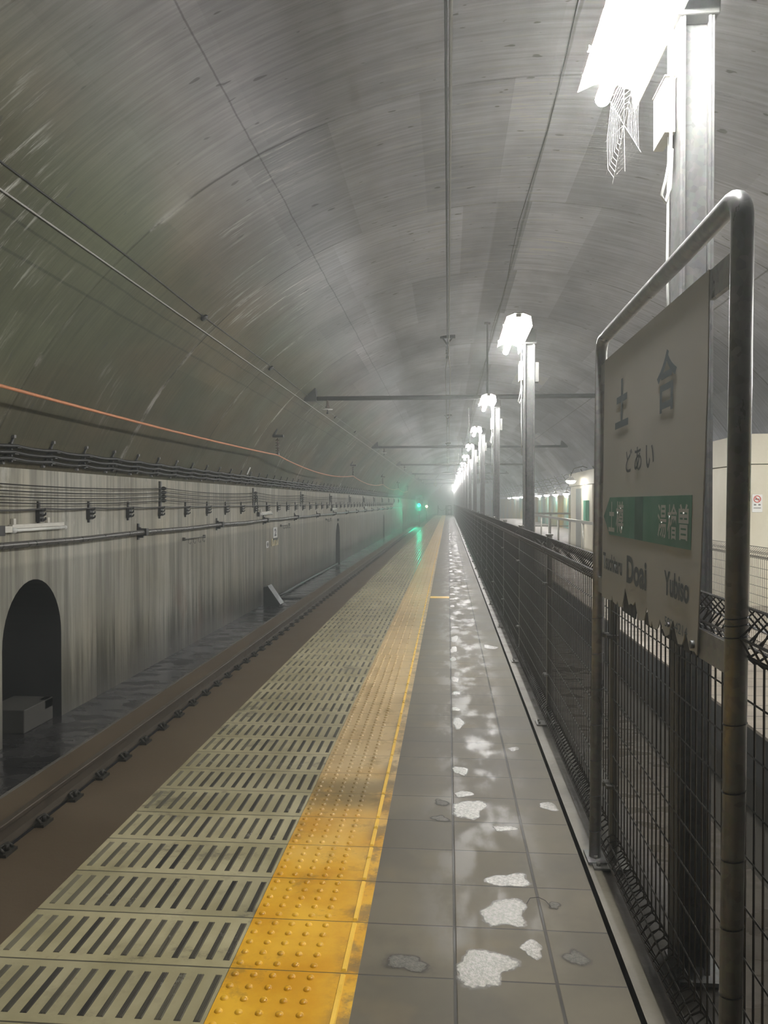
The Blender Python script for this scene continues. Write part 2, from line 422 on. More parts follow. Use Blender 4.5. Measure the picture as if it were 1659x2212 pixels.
M['blk'] = slab_material('dark_block_concrete', (0.06, 0.056, 0.048), (0.085, 0.08, 0.07))  # niche block, darker than the platform concrete
M['kerb'] = slab_material('pale_kerb_concrete', (0.12, 0.108, 0.082), (0.17, 0.154, 0.12), None, (0.35, 0.5), True)
M['gap'] = simple('black_drain', (0.004, 0.004, 0.005), 0.7, 0, 0.2)
M['plat2'] = slab_material('brown_platform_paving', (0.25, 0.215, 0.17), (0.33, 0.29, 0.235), 0.30, (0.35, 0.55), True)
M['rail'] = simple('rusty_rail_steel', (0.115, 0.092, 0.066), 0.42, 0.35, 0.2, 10)
M['clip'] = simple('dark_rail_clip', (0.050, 0.045, 0.035), 0.5, 0.4, 0.3)
M['galv'] = galvanised('galvanised_steel', (0.145, 0.142, 0.125), 0.5, 0.25)
M['pipe'] = galvanised('grey_painted_pipe', (0.27, 0.265, 0.245), 0.36, 0.35)
M['fence'] = simple('dark_fence_wire', (0.034, 0.029, 0.024), 0.42, 0.25, 0.35, 20)
M['fpost'] = simple('grey_fence_post', (0.17, 0.165, 0.15), 0.42, 0.4, 0.2, 14)
M['fence2'] = simple('brown_fence_wire', (0.11, 0.095, 0.075), 0.4, 0.4, 0.2, 20)
M['rail2'] = simple('pale_handrail_paint', (0.34, 0.33, 0.29), 0.4, 0.3, 0.15)
M['dark'] = simple('dark_painted_steel', (0.05, 0.05, 0.05), 0.45, 0.4, 0.25)
M['mid'] = simple('grey_weathered_steel', (0.13, 0.13, 0.12), 0.5, 0.4, 0.25)
M['cable'] = simple('black_cable_sheath', (0.028, 0.027, 0.025), 0.42, 0, 0.25)
M['steelcab'] = simple('bare_steel_cable', (0.36, 0.35, 0.33), 0.5, 0.15, 0.15)
M['orange'] = simple('orange_cable_sheath', (0.55, 0.22, 0.10), 0.5, 0, 0.15)
M['bigpipe'] = simple('grey_conduit_pipe', (0.15, 0.145, 0.135), 0.33, 0.5, 0.15)
M['beam'] = simple('dark_grey_beam_steel', (0.06, 0.06, 0.057), 0.5, 0.3, 0.2)
M['white'] = simple('white_enamel', (0.66, 0.66, 0.62), 0.35, 0, 0.08)
M['porc'] = simple('brown_porcelain', (0.13, 0.10, 0.08), 0.25, 0, 0.2)
M['lampwhite'] = simple('white_lamp_housing', (0.62, 0.60, 0.53), 0.4, 0.1, 0.12)
M['refl'] = simple('grey_reflector_sheet', (0.17, 0.165, 0.14), 0.5, 0.1, 0.12)
M['lampglass'] = simple('unlit_tube_glass', (0.80, 0.80, 0.74), 0.2, 0, 0.03)
M['board'] = simple('aged_white_board', (0.43, 0.415, 0.375), 0.55, 0, 0.06, 5, 0.05)
M['green'] = simple('green_sign_paint', (0.060, 0.175, 0.115), 0.5, 0, 0.08, 8, 0.05)
M['green_d'] = simple('dark_green_sign_paint', (0.030, 0.085, 0.065), 0.5, 0, 0.08, 8, 0.05)
M['ink'] = simple('faded_dark_lettering', (0.075, 0.080, 0.085), 0.6, 0, 0.1, 8, 0)
M['inkblue'] = simple('faded_blue_black_lettering', (0.10, 0.125, 0.14), 0.6, 0, 0.12, 8, 0)
M['rustd'] = simple('dark_corroded_metal', (0.020, 0.020, 0.024), 0.6, 0.2, 0.4, 30)
M['letter_w'] = simple('white_lettering', (0.42, 0.42, 0.38), 0.5, 0, 0.05, 8, 0)
M['bldg'] = slab_material('pale_building_concrete', (0.58, 0.54, 0.42), (0.66, 0.62, 0.51), None, (0.6, 0.75))
M['bdark'] = simple('recessed_grey_door', (0.20, 0.20, 0.18), 0.5, 0, 0.1)
M['red'] = simple('red_print', (0.60, 0.07, 0.05), 0.5, 0, 0.05)
M['paper'] = simple('white_notice_paper', (0.72, 0.72, 0.70), 0.5, 0, 0.03)
M['yplate'] = simple('yellowed_plate', (0.50, 0.44, 0.26), 0.5, 0, 0.15)
M['yellow'] = simple('yellow_panel', (0.70, 0.52, 0.05), 0.5, 0, 0.05)
M['gbox'] = simple('green_panel', (0.05, 0.30, 0.17), 0.5, 0, 0.05)
M['web'] = simple('dusty_cobweb', (0.75, 0.72, 0.70), 0.8, 0, 0.05)
M['tube'] = emit('lit_fluorescent_tube', TUBE_COL, TUBE_POWER)
M['wlamp'] = emit('lit_wall_lamp', (1.0, 0.98, 0.92), WALL_LAMP_POWER)
M['plamp'] = emit('lit_platform_lamp', (1.0, 0.98, 0.92), 125.0)
M['signal'] = emit('green_signal_lens', (0.0, 1.0, 0.52), SIGNAL_POWER)
M['amber'] = emit('small_amber_lamp', (1.0, 0.62, 0.25), 14.0)

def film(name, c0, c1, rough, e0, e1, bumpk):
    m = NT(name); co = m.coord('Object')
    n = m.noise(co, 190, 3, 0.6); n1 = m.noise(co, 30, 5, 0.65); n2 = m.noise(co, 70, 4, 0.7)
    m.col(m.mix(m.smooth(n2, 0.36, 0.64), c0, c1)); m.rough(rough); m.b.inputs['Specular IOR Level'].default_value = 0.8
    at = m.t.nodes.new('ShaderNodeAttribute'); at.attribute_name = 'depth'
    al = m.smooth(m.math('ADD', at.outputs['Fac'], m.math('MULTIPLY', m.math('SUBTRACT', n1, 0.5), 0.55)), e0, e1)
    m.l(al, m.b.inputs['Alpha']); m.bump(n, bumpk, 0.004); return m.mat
M['puddle'] = film('pale_glint_water', (0.18, 0.17, 0.14), (0.30, 0.285, 0.245), 0.24, 0.0, 0.22, 0.4)  # lamp glints put into the pale speckled colour of the mineral film
M['wetspot'] = film('dark_wet_spot', (0.040, 0.035, 0.024), (0.10, 0.09, 0.066), 0.5, 0.05, 0.5, 0.9)
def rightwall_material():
    m = NT('glow_stained_wall'); co = m.coord(); s = m.sep(co)
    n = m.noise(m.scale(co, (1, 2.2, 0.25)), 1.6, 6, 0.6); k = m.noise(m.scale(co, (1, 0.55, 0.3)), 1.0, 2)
    c = m.ramp(k, [(0.30, (0.06, 0.30, 0.26)), (0.45, (0.20, 0.24, 0.20)), (0.56, (0.38, 0.27, 0.05)), (0.7, (0.20, 0.21, 0.18))])  # teal and yellow lamp glow put into the stain colours
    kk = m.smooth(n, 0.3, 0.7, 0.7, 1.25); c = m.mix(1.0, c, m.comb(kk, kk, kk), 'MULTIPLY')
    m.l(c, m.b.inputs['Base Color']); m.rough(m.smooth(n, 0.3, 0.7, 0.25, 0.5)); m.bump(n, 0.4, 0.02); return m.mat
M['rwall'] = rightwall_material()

# ------------------------------------------------------------------ the tunnel
XC, ZC, RAD = 0.9, -0.59, 6.2
Y0, Y1 = -9.0, 190.0
WL, WR, WTOP = -4.8, 6.6, 1.84
SLAB = -1.15

def vault_x(z, side=-1): return XC + side * math.sqrt(max(0, RAD * RAD - (z - ZC) ** 2))
def vault_z(x): return ZC + math.sqrt(RAD * RAD - (x - XC) ** 2)

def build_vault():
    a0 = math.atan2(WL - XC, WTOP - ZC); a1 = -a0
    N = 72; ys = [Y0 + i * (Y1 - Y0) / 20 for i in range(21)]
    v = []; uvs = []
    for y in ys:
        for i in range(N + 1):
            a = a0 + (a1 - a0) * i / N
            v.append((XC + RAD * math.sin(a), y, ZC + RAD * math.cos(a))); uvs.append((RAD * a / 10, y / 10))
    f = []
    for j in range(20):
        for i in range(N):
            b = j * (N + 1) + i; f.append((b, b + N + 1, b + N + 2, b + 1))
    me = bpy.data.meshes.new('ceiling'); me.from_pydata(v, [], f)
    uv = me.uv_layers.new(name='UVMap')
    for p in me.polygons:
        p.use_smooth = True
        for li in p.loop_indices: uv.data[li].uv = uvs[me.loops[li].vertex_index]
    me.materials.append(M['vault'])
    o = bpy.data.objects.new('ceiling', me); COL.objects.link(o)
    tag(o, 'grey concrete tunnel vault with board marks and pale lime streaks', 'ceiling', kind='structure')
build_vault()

NICHES = [8.88, 34.5, 59.4, 84.5]; NW = 0.66; NTOP = 0.565; NDEP = 0.85
def build_left_wall():
    b = MB(); zb = -1.25
    ys = [Y0]
    for c in NICHES: ys += [c - NW, c + NW]
    ys.append(Y1)
    for i in range(0, len(ys), 2):
        b.add([(WL, ys[i], zb), (WL, ys[i + 1], zb), (WL, ys[i + 1], WTOP), (WL, ys[i], WTOP)], [(0, 1, 2, 3)])
    zs = NTOP - NW * 1.1
    for c in NICHES:
        arc = [(c - NW * math.cos(math.pi * k / 20), zs + (NTOP - zs) * math.sin(math.pi * k / 20)) for k in range(21)]
        for k in range(20):
            (ya, za), (yb, zb_) = arc[k], arc[k + 1]
            b.add([(WL, ya, za), (WL, yb, zb_), (WL, yb, WTOP), (WL, ya, WTOP)], [(0, 1, 2, 3)])
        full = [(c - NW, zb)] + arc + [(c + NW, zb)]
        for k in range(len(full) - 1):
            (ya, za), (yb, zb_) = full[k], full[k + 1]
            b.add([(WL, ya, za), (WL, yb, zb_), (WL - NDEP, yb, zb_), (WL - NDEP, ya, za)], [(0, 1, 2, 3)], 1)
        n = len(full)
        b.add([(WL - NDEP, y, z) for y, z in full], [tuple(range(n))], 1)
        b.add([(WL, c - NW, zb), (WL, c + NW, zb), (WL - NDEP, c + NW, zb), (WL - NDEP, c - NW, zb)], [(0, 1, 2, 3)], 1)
    o = b.build('wall_left', [M['wall'], M['niche_shade']], fix=False)
    tag(o, 'streaked concrete side wall with arched refuge niches beside the track', 'wall', kind='structure')
build_left_wall()
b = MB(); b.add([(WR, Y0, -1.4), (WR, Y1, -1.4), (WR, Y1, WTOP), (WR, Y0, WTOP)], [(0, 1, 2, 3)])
tag(b.build('wall_right', M['rwall'], fix=False), 'wet wall of the far side of the tunnel, stains tinted with painted lamp glow', 'wall', kind='structure')
b = MB(); b.add([(-6, Y1, -2), (8, Y1, -2), (8, Y1, 7), (-6, Y1, 7)], [(0, 1, 2, 3)])
tag(b.build('wall_back', M['side'], fix=False), 'unlit far end of the tunnel', 'wall', kind='structure')
b = MB(); b.add([(-6, Y0, -2), (8, Y0, -2), (8, Y0, 7), (-6, Y0, 7)], [(0, 1, 2, 3)])
tag(b.build('wall_front', M['side'], fix=False), 'tunnel end behind the viewer', 'wall', kind='structure')

# thin painted ledge line where the side wall meets the vault
# ------------------------------------------------------------------ floors
PEND = 90.0
XL, XR = -1.47, 0.85
b = MB()
b.box(-0.276, 0.540, Y0 + .05, PEND, -0.20, 0.0, 0)            # grey tile strip
b.box(0.540, 0.558, Y0 + .05, PEND, -0.20, -0.07, 2)           # open drain slot
b.box(0.558, 0.612, Y0 + .05, PEND, -0.20, 0.0, 1); b.box(0.612, XR, Y0 + .05, PEND, -0.20, -0.006, 4)                # kerb under the fence
b.box(XL + 0.09, XR - 0.05, Y0 + .05, PEND, SLAB - .1, -0.20, 3)     # body
b.box(XL, -0.276, Y0 + .05, PEND, -0.20, -0.012, 3)
fl = b.build('floor', [M['tile'], M['kerb'], M['gap'], M['side'], M['fence_foot']])
tag(fl, 'damp grey tiled island platform with a black drain slot along the fence', 'platform', kind='structure')

b = MB(); b.box(-3.92, -1.30, Y0 + .05, Y1 - .05, SLAB - 0.12, SLAB)
b.box(0.7, 2.2, Y0 + .05, Y1 - .05, SLAB - 0.12, SLAB, 2)
tag(b.build('track_bed', [M['slab'], M['walk'], M['pit']]), 'brown concrete track slab below the platform edge', 'track bed', kind='structure')
b = MB(); b.box(-5.7, -3.95, Y0 + .05, Y1 - .05, SLAB - 0.2, SLAB - 0.05)
b.box(-3.95, -3.92, Y0 + .05, Y1 - .05, SLAB - 0.2, SLAB + 0.008, 1)
tag(b.build('trackside_walkway', [M['walk'], M['side']]), 'wet dark concrete walkway between the rail and the niche wall', 'walkway', kind='structure')
b = MB()
P2END = 72.0
b.box(1.97, 6.62, Y0 + .05, P2END, -0.02, 0.0, 0)
b.box(1.97, 2.25, Y0 + .05, P2END, -0.35, -0.02, 1)
b.box(2.15, 6.62, Y0 + .05, P2END, SLAB - .1, -0.02, 2)
b.box(2.0, 6.62, P2END, Y1 - .05, SLAB - .1, SLAB + .1, 3)
tag(b.build('far_platform', [M['plat2'], M['dark'], M['side'], M['pit']]), 'brown paved platform across the sunken gap behind the mesh fence', 'platform', kind='structure')

# pale ribbed anti-slip tiles along the edge
b = MB()
b.box(XL, -0.682, Y0 + .06, PEND, -0.012, 0.001, 0)
y = PH - PITCH * 12
while y < PEND - PITCH:
    far = y > 16
    for k in range(14):
        xc = XL + 0.035 + 0.0563 * k
        ya, yb = y + 0.040, y + PITCH - 0.040
        if far:
            b.box(xc - 0.011, xc + 0.011, ya, yb, 0.0, 0.0035, 1)
        else:
            b.box(xc - 0.0105, xc + 0.0105, ya, yb, 0.0005, 0.0014, 1)
            for q in range(4):
                xq = xc - 0.0079 + q * 0.0053
                b.add([(xq - 0.0019, ya, .001), (xq + 0.0019, ya, .001), (xq + 0.0019, yb, .001), (xq - 0.0019, yb, .001), (xq, ya + .003, .0052), (xq, yb - .003, .0052)],
                      [(0, 4, 5, 3), (1, 2, 5, 4), (0, 1, 4), (3, 5, 2)], 1)
    y += PITCH
tag(b.build('ribbed_edge_paving', [M['slip'], M['rib']], fix=False), 'pale ribbed anti-slip paving with dark grooves along the platform edge', 'paving')

# amber tactile paving
b = MB()
b.box(-0.680, -0.276, Y0 + .06, PEND, -0.012, 0.0015, 0)
y = PH - PITCH * 12; DX = [-0.655, -0.596, -0.537, -0.478, -0.419]
def dome(b, x, y, r=0.0125, h=0.006, n=10):
    vs_ = []; pr = [(r, 0), (r * .82, h * .7), (r * .42, h)]
    for rr_, hh in pr:
        for k in range(n):
            a = 2 * math.pi * k / n; vs_.append((x + rr_ * math.cos(a), y + rr_ * math.sin(a), 0.0015 + hh))
    fs = []
    for i in range(2):
        for k in range(n): fs.append((i * n + k, i * n + (k + 1) % n, (i + 1) * n + (k + 1) % n, (i + 1) * n + k))
    fs.append(tuple(range(2 * n, 3 * n))); b.add(vs_, fs, 0, True)
while y < PEND - PITCH:
    if y < 7.45:
        for j in range(5):
            for xx in DX: dome(b, xx, y + 0.031 + j * 0.060)
    else:
        for xx in (-0.645, -0.570, -0.495, -0.420):
            x0, x1, ya, yb = xx - .011, xx + .011, y + .012, y + PITCH - .012
            b.add([(x0, ya, .0015), (x1, ya, .0015), (x1, yb, .0015), (x0, yb, .0015), (x0 + .004, ya + .006, .0065), (x1 - .004, ya + .006, .0065), (x1 - .004, yb - .006, .0065), (x0 + .004, yb - .006, .0065)],
                  [(4, 5, 6, 7), (0, 1, 5, 4), (1, 2, 6, 5), (2, 3, 7, 6), (3, 0, 4, 7)], 0)
    x0, x1, ya, yb = -.331, -.313, y + .010, y + PITCH - .010
    b.add([(x0, ya, .0015), (x1, ya, .0015), (x1, yb, .0015), (x0, yb, .0015), (x0 + .003, ya + .004, .0075), (x1 - .003, ya + .004, .0075), (x1 - .003, yb - .004, .0075), (x0 + .003, yb - .004, .0075)],
          [(4, 5, 6, 7), (0, 1, 5, 4), (1, 2, 6, 5), (2, 3, 7, 6), (3, 0, 4, 7)], 1)
    y += PITCH
tag(b.build('tactile_paving', [M['tact'], M['bar']], fix=False), 'amber tactile paving with round studs near and long bars far', 'paving')
b = MB(); b.box(-0.272, 0.018, 12.12, 12.36, 0.0, 0.003)
tag(b.build('yellow_floor_mark', M['bar']), 'yellow boarding mark stuck on the grey tiles', 'floor mark')

# puddles
def blob(name, x, y, rx, ry, mat, seed, z=0.0012):
    rr = random.Random(seed); n = 40; ph = [rr.uniform(0, 6.28) for _ in range(5)]; am = [0.16, 0.11, 0.09, 0.06, 0.04]
    b = MB(); ring = []
    for k in range(n):
        a = 2 * math.pi * k / n
        r = 1 + sum(am[i] * math.sin((i + 2) * a + ph[i]) for i in range(5))
        ring.append((rx * r * math.cos(a), ry * r * math.sin(a)))
    vs_ = []; rings = (1.0, .86, .62, .3)
    for q, zz in zip(rings, (0.0, z * .6, z, z)): vs_ += [(p[0] * q, p[1] * q, zz) for p in ring]
    vs_.append((0, 0, z)); fs = []
    for j in range(3): fs += [(j * n + k, j * n + (k + 1) % n, (j + 1) * n + (k + 1) % n, (j + 1) * n + k) for k in range(n)]
    fs += [(3 * n + k, 3 * n + (k + 1) % n, 4 * n) for k in range(n)]
    b.add(vs_, fs, 0, True)
    o = b.build(name, mat, loc=(x, y, 0.0004), fix=False)
    at = o.data.attributes.new('depth', 'FLOAT', 'POINT')
    for i in range(4 * n + 1): at.data[i].value = 1 - rings[i // n] if i < 4 * n else 1.0
    return o
PUD = [(0.202, 2.839, .095, .10, 'large pale puddle with a speckled surface on the middle tile column'),
       (0.236, 3.085, .085, .066, 'oval pale puddle touching the right joint just beyond the large speckled one'),
       (0.113, 2.498, .10, .11, 'broad pale puddle nearest the viewer beside the centre joint'),
       (0.100, 3.792, .09, .12, 'bright wide puddle spreading from the centre joint'),
       (0.276, 2.615, .041, .052, 'small rounded puddle right of the nearest broad puddle'),
       (0.069, 4.332, .044, .083, 'small bright puddle beside the centre joint past the wide one'),
       (0.069, 5.27, .046, .122, 'long puddle on the centre joint further along the platform'),
       (0.483, 3.857, .050, .055, 'puddle on the right tile column at the drain slot'),
       (0.253, 3.577, .055, .034, 'thin broken puddle in the middle tile column between two larger ones'),
       (0.055, 5.62, .036, .05, 'small puddle just beyond the long one on the centre joint'),
       (0.429, 8.067, .08, .11, 'white puddle out on the right tile column'),
       (0.389, 4.741, .034, .044, 'tiny puddle left of the drain on the right column'),
       (0.075, 3.985, .046, .05, 'small puddle touching the far side of the bright wide one')]
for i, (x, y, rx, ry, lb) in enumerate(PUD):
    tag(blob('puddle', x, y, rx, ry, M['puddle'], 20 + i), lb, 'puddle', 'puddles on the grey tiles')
for i, (x, y, rx, ry, lb) in enumerate([(0.411, 2.573, .045, .062, 'dark speckled wet spot on the right tile column near the drain'),
                                        (-0.130, 2.503, .09, .06, 'faint dark wet spot on the left grey tile nearest the viewer'),
                                        (0.385, 2.905, .028, .032, 'small dark wet spot beyond the speckled one on the right column'),
                                        (-0.030, 3.86, .042, .055, 'dark wet spot left of the bright wide puddle'),
                                        (-0.035, 3.665, .05, .045, 'dark mottled wet spot just nearer than the other beside the centre joint')]):
    tag(blob('wet_spot', x, y, rx, ry, M['wetspot'], 60 + i), lb, 'wet spot', 'dark wet spots on the tiles')
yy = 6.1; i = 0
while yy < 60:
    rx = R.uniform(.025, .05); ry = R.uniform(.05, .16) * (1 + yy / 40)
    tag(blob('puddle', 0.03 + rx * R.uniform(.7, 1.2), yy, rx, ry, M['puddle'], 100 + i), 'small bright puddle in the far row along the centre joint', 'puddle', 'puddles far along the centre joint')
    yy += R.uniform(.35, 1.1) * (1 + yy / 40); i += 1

b = MB(); b.tube([(.285, 2.905, .003), (.30, 2.93, .012), (.33, 2.935, .014), (.355, 2.92, .010), (.37, 2.89, .003)], .0012, 5)
tag(b.build('bent_wire', M['dark']), 'thin bent wire scrap lying across the right tile joint', 'wire scrap')
# ------------------------------------------------------------------ rails and clips
def rail_prof(x):
    h = [(-.0625, 0), (.0625, 0), (.0625, .012), (.012, .028), (.008, .110), (.0325, .120), (.0325, .148), (.026, .153), (-.026, .153), (-.0325, .148), (-.0325, .120), (-.008, .110), (-.012, .028), (-.0625, .012)]
    return [(x + a, SLAB + .012 + c) for a, c in h]
for x, lb in ((-3.385, 'rusty running rail on the wall side of the brown track slab'), (-2.255, 'rusty running rail under the platform edge')):
    b = MB(); b.prism_y(rail_prof(x), Y0 + .1, Y1 - .1); b.box(x - .082, x + .082, Y0 + .1, Y1 - .1, SLAB, SLAB + .012, 1)
    tag(b.build('rail', [M['rail'], M['gap']]), lb, 'rail', 'running rails')
def clip_mesh():
    b = MB()
    for sx in (-1, 1):
        b.box(sx * .065, sx * .125, -.065, .065, 0, .018)
        b.tube([(sx * .105, -.05, .02), (sx * .075, -.045, .045), (sx * .055, -.015, .035), (sx * .055, .015, .035), (sx * .075, .045, .045), (sx * .105, .05, .02)], .010, 6)
        b.tube([(sx * .095, 0, .015), (sx * .095, 0, .055)], .014, 6)
    b.box(-.075, .075, -.07, .07, -.001, .011)
    return b.mesh('rail_clip')
cm = clip_mesh(); cm.materials.append(M['clip'])
i = 0; y = 5.10
ORD = ['nearest', 'second nearest', 'third nearest', 'fourth nearest', 'fifth nearest', 'sixth nearest', 'seventh nearest', 'eighth nearest', 'ninth nearest', 'tenth nearest', 'eleventh nearest', 'twelfth nearest']
def nth(k, cap=8): return ORD[k] if k < cap else None
while y < 62:
    o = bpy.data.objects.new('rail_fastening', cm); COL.objects.link(o); o.location = (-3.385, y, SLAB); o.scale = (1.25, 1.25, 1.25)
    lb = ('%s visible rail clip bolted to the brown slab' % nth(i)) if nth(i) else 'dark rail clip in the receding row beside the rail'
    tag(o, lb, 'rail clip', 'rail clips along the wall-side rail'); i += 1; y += 0.545

# ------------------------------------------------------------------ near mesh fence
FX = 0.652; FP = 2.05; FY0 = -0.85; NPAN = 44
def panel_mesh(L, H, r=0.0026, pitch=0.05, z0=0.03, r2=0.0032):
    n = int(round(L / pitch)); w = MB()
    def loop(z, s):   # little triangular basket at top/bottom edge
        return [(0.0, 0, z - s * .115), (-.022, .012, z - s * .095), (-.042, .020, z - s * .055), (0.0, .0, z), (.040, -.020, z - s * .055), (.022, -.012, z - s * .095), (0.0, 0.0, z - s * .115)]
    zt = z0 + H
    for k in range(n):
        y = (k + .5) * pitch
        w.tube([(0, y, z0 + .11), (0, y, zt - .11)], r, 4, caps=False)
    for z in [z0 + .20 + i * ((H - .4) / 7) for i in range(8)]:
        w.tube([(-.004, .01, z), (-.004, L - .01, z)], r2 * .8, 4, caps=False)
    t = MB(); bt = MB()
    for mb, z, s in ((t, zt, 1), (bt, z0, -1)):
        for k in range(n):
            y = (k + .5) * pitch
            mb.tube([(x, y + dy * 1.0, zz) for x, dy, zz in loop(z, s)], r, 4, caps=False)
        for x, dz in ((0, 0), (-.042, .055), (.040, .055), (-.022, .095), (.022, .095)):
            mb.tube([(x, .01, z - s * dz), (x, L - .01, z - s * dz)], r2, 4, caps=False)
    return w.mesh('wire_mesh', False), t.mesh('top_basket', False), bt.mesh('bottom_basket', False)
def post_mesh(H, w=.034, d=.048):
    b = MB(); b.prism_z([(-w / 2, -d / 2 + .008), (-w / 2 + .008, -d / 2), (w / 2 - .008, -d / 2), (w / 2, -d / 2 + .008), (w / 2, d / 2 - .008), (w / 2 - .008, d / 2), (-w / 2 + .008, d / 2), (-w / 2, d / 2 - .008)], 0, H)
    b.lathe([(.024, -.004), (.026, .003), (.020, .007), (.004, .009)], (0, 0, H), 10)
    for z in (.32, .92):
        b.box(-.035, .012, -.040, .040, z, z + .012); b.tube([(-.045, 0, z + .006), (-.02, 0, z + .006)], .008, 6)
    b.box(-.085, .05, -.055, .055, .001, .009)
    b.tube([(-.065, .03, .008), (-.065, .03, .025)], .008, 6); b.tube([(-.065, -.03, .008), (-.065, -.03, .025)], .008, 6)
    return b.mesh('fence_post')
fence = empty('mesh_fence', (FX, FY0, 0))
tag(fence, 'long dark wire mesh fence with coiled edges along the island platform', 'fence')
wm, tm, bm_ = panel_mesh(FP - .05, 1.20)
for me in (wm, tm, bm_): me.materials.append(M['fence'])
pm = post_mesh(1.245); pm.materials.append(M['fpost'])
for k in range(NPAN + 1):
    o = bpy.data.objects.new('fence_post', pm); COL.objects.link(o); o.parent = fence; o.location = (.012, k * FP, 0)
    if k < NPAN:
        for nm, me in (('wire_mesh', wm), ('top_basket', tm), ('bottom_basket', bm_)):
            if nm == 'bottom_basket' and k > 14: continue
            q = bpy.data.objects.new(nm, me); COL.objects.link(q); q.parent = fence; q.location = (0, k * FP + .025, 0)

# ------------------------------------------------------------------ lighting columns
SP = 5.0; PYS = [2.54 + SP * k for k in range(20)]
PXC = 0.75
def column():
    r = empty('lamp_column')
    b = MB(); H = 2.93; w = .050; d = .05; t = .008
    b.box(-w, -w + t, -d, d, 0, H); b.box(w - t, w, -d, d, 0, H); b.box(-w + t, w - t, -.004, .004, 0, H)
    b.tube([(-w + .012, -d + .002, 0), (-w + .012, -d + .002, H)], .005, 5)
    b.tube([(w - .012, -d + .002, 0), (w - .012, -d + .002, H)], .005, 5)
    b.box(-.050, .09, -.09, .09, 0, .012)
    b.build('shaft', M['galv'], r)
    b = MB(); b.box(-.066, .066, -.06, .06, 2.93, 3.06); b.box(-.22, .04, -.035, .035, 3.06, 3.085)
    bevel(b.build('head_bracket', M['mid'], r), .006)
    b = MB(); b.box(-.085, -.053, -.01, .13, 2.60, 2.77); b.box(-.088, -.052, -.015, .135, 2.77, 2.776)
    bevel(b.build('junction_box', M['lampwhite'], r), .004)
    b = MB()
    b.tube([(-.07, -.03, 2.95), (-.072, -.035, 2.7), (-.075, -.038, 2.52), (-.09, -.04, 2.44), (-.10, -.03, 2.40), (-.085, -.02, 2.38), (-.068, -.01, 2.43), (-.062, -.005, 2.55)], .005, 6)
    b.tube([(-.066, .02, 3.0), (-.064, .025, 2.5), (-.066, .03, 2.2), (-.06, .02, 1.9)], .0045, 6)
    b.build('cable', M['white'], r)
    return r
def tube_light():
    r = empty('fluorescent_light')
    L = .66
    b = MB()
    # inverted trough reflector (origin at housing centre, underside z=0)
    prof = [(-.102, 0), (-.102, .006), (-.04, .034), (.04, .034), (.102, .006), (.102, 0), (.098, 0), (.038, .026), (-.038, .026), (-.098, 0)]
    n = len(prof)
    b.prism_y(prof, -L, L)
    b.box(-.020, .020, -L + .02, L - .02, .0, .028)
    b.box(-.112, -.100, -.35, -.32, -.004, .006); b.box(-.112, -.100, .35, .38, -.004, .006)
    b.build('reflector_housing', M['refl'], r)
    b = MB(); b.add([(.098, -L, .004), (.112, -L, -.082), (.115, -L, -.082), (.102, -L, .006), (.098, L, .004), (.112, L, -.082), (.115, L, -.082), (.102, L, .006)],
                    [(0, 1, 5, 4), (1, 2, 6, 5), (2, 3, 7, 6), (3, 0, 4, 7), (0, 3, 2, 1), (4, 5, 6, 7)])
    b.build('side_reflector', M['lampwhite'], r)
    sx = -.020
    t = MB(); t.tube([(sx, -.612, -.064), (sx, -.606, -.064), (sx, -.592, -.064), (sx, .592, -.064), (sx, .606, -.064), (sx, .612, -.064)], [.010, .020, .027, .027, .020, .010], 14)
    t.build('tube', M['tube'], r)
    for sy in (-1, 1):
        q = MB(); q.box(sx - .012, sx + .012, sy * .575 - .012, sy * .575 + .012, -.040, .03); q.build('socket', M['white'], r)
    return r
col0 = column(); lt0 = tube_light()
DIST = ['nearest', 'second nearest', 'third nearest', 'fourth nearest', 'fifth nearest', 'sixth nearest', 'seventh nearest']
for k, y in enumerate(PYS, 1):
    c = col0 if k == 1 else copy_tree(col0); c.location = (PXC, y, 0)
    l = lt0 if k == 1 else copy_tree(lt0); l.location = (.592, y - .09, 3.025)

    if k == 1: a, b_ = 'large galvanised steel column standing behind the station name board', 'large bright tube light at the top right beside the nearest column'
    elif k <= 6: a, b_ = '%s galvanised column beyond the station name board' % DIST[k - 2], 'tube light on the %s column beyond the station name board' % DIST[k - 2]
    else: a, b_ = 'small distant steel column in the row along the fence', 'small distant tube light in the row along the platform'
    if k == 2:
        pass
    tag(c, a, 'column', 'lighting columns'); tag(l, b_, 'light', 'platform tube lights')

bmesh_case = MB(); bmesh_case.box(.055, .088, -.045, .045, 2.58, 2.76); bc = bmesh_case.mesh('ballast_case'); bc.materials.append(M['mid'])
for c in [o for o in COL.objects if o.name.startswith('lamp_column') and o.location.y > 4]:
    q = bpy.data.objects.new('ballast_case', bc); COL.objects.link(q); q.parent = c
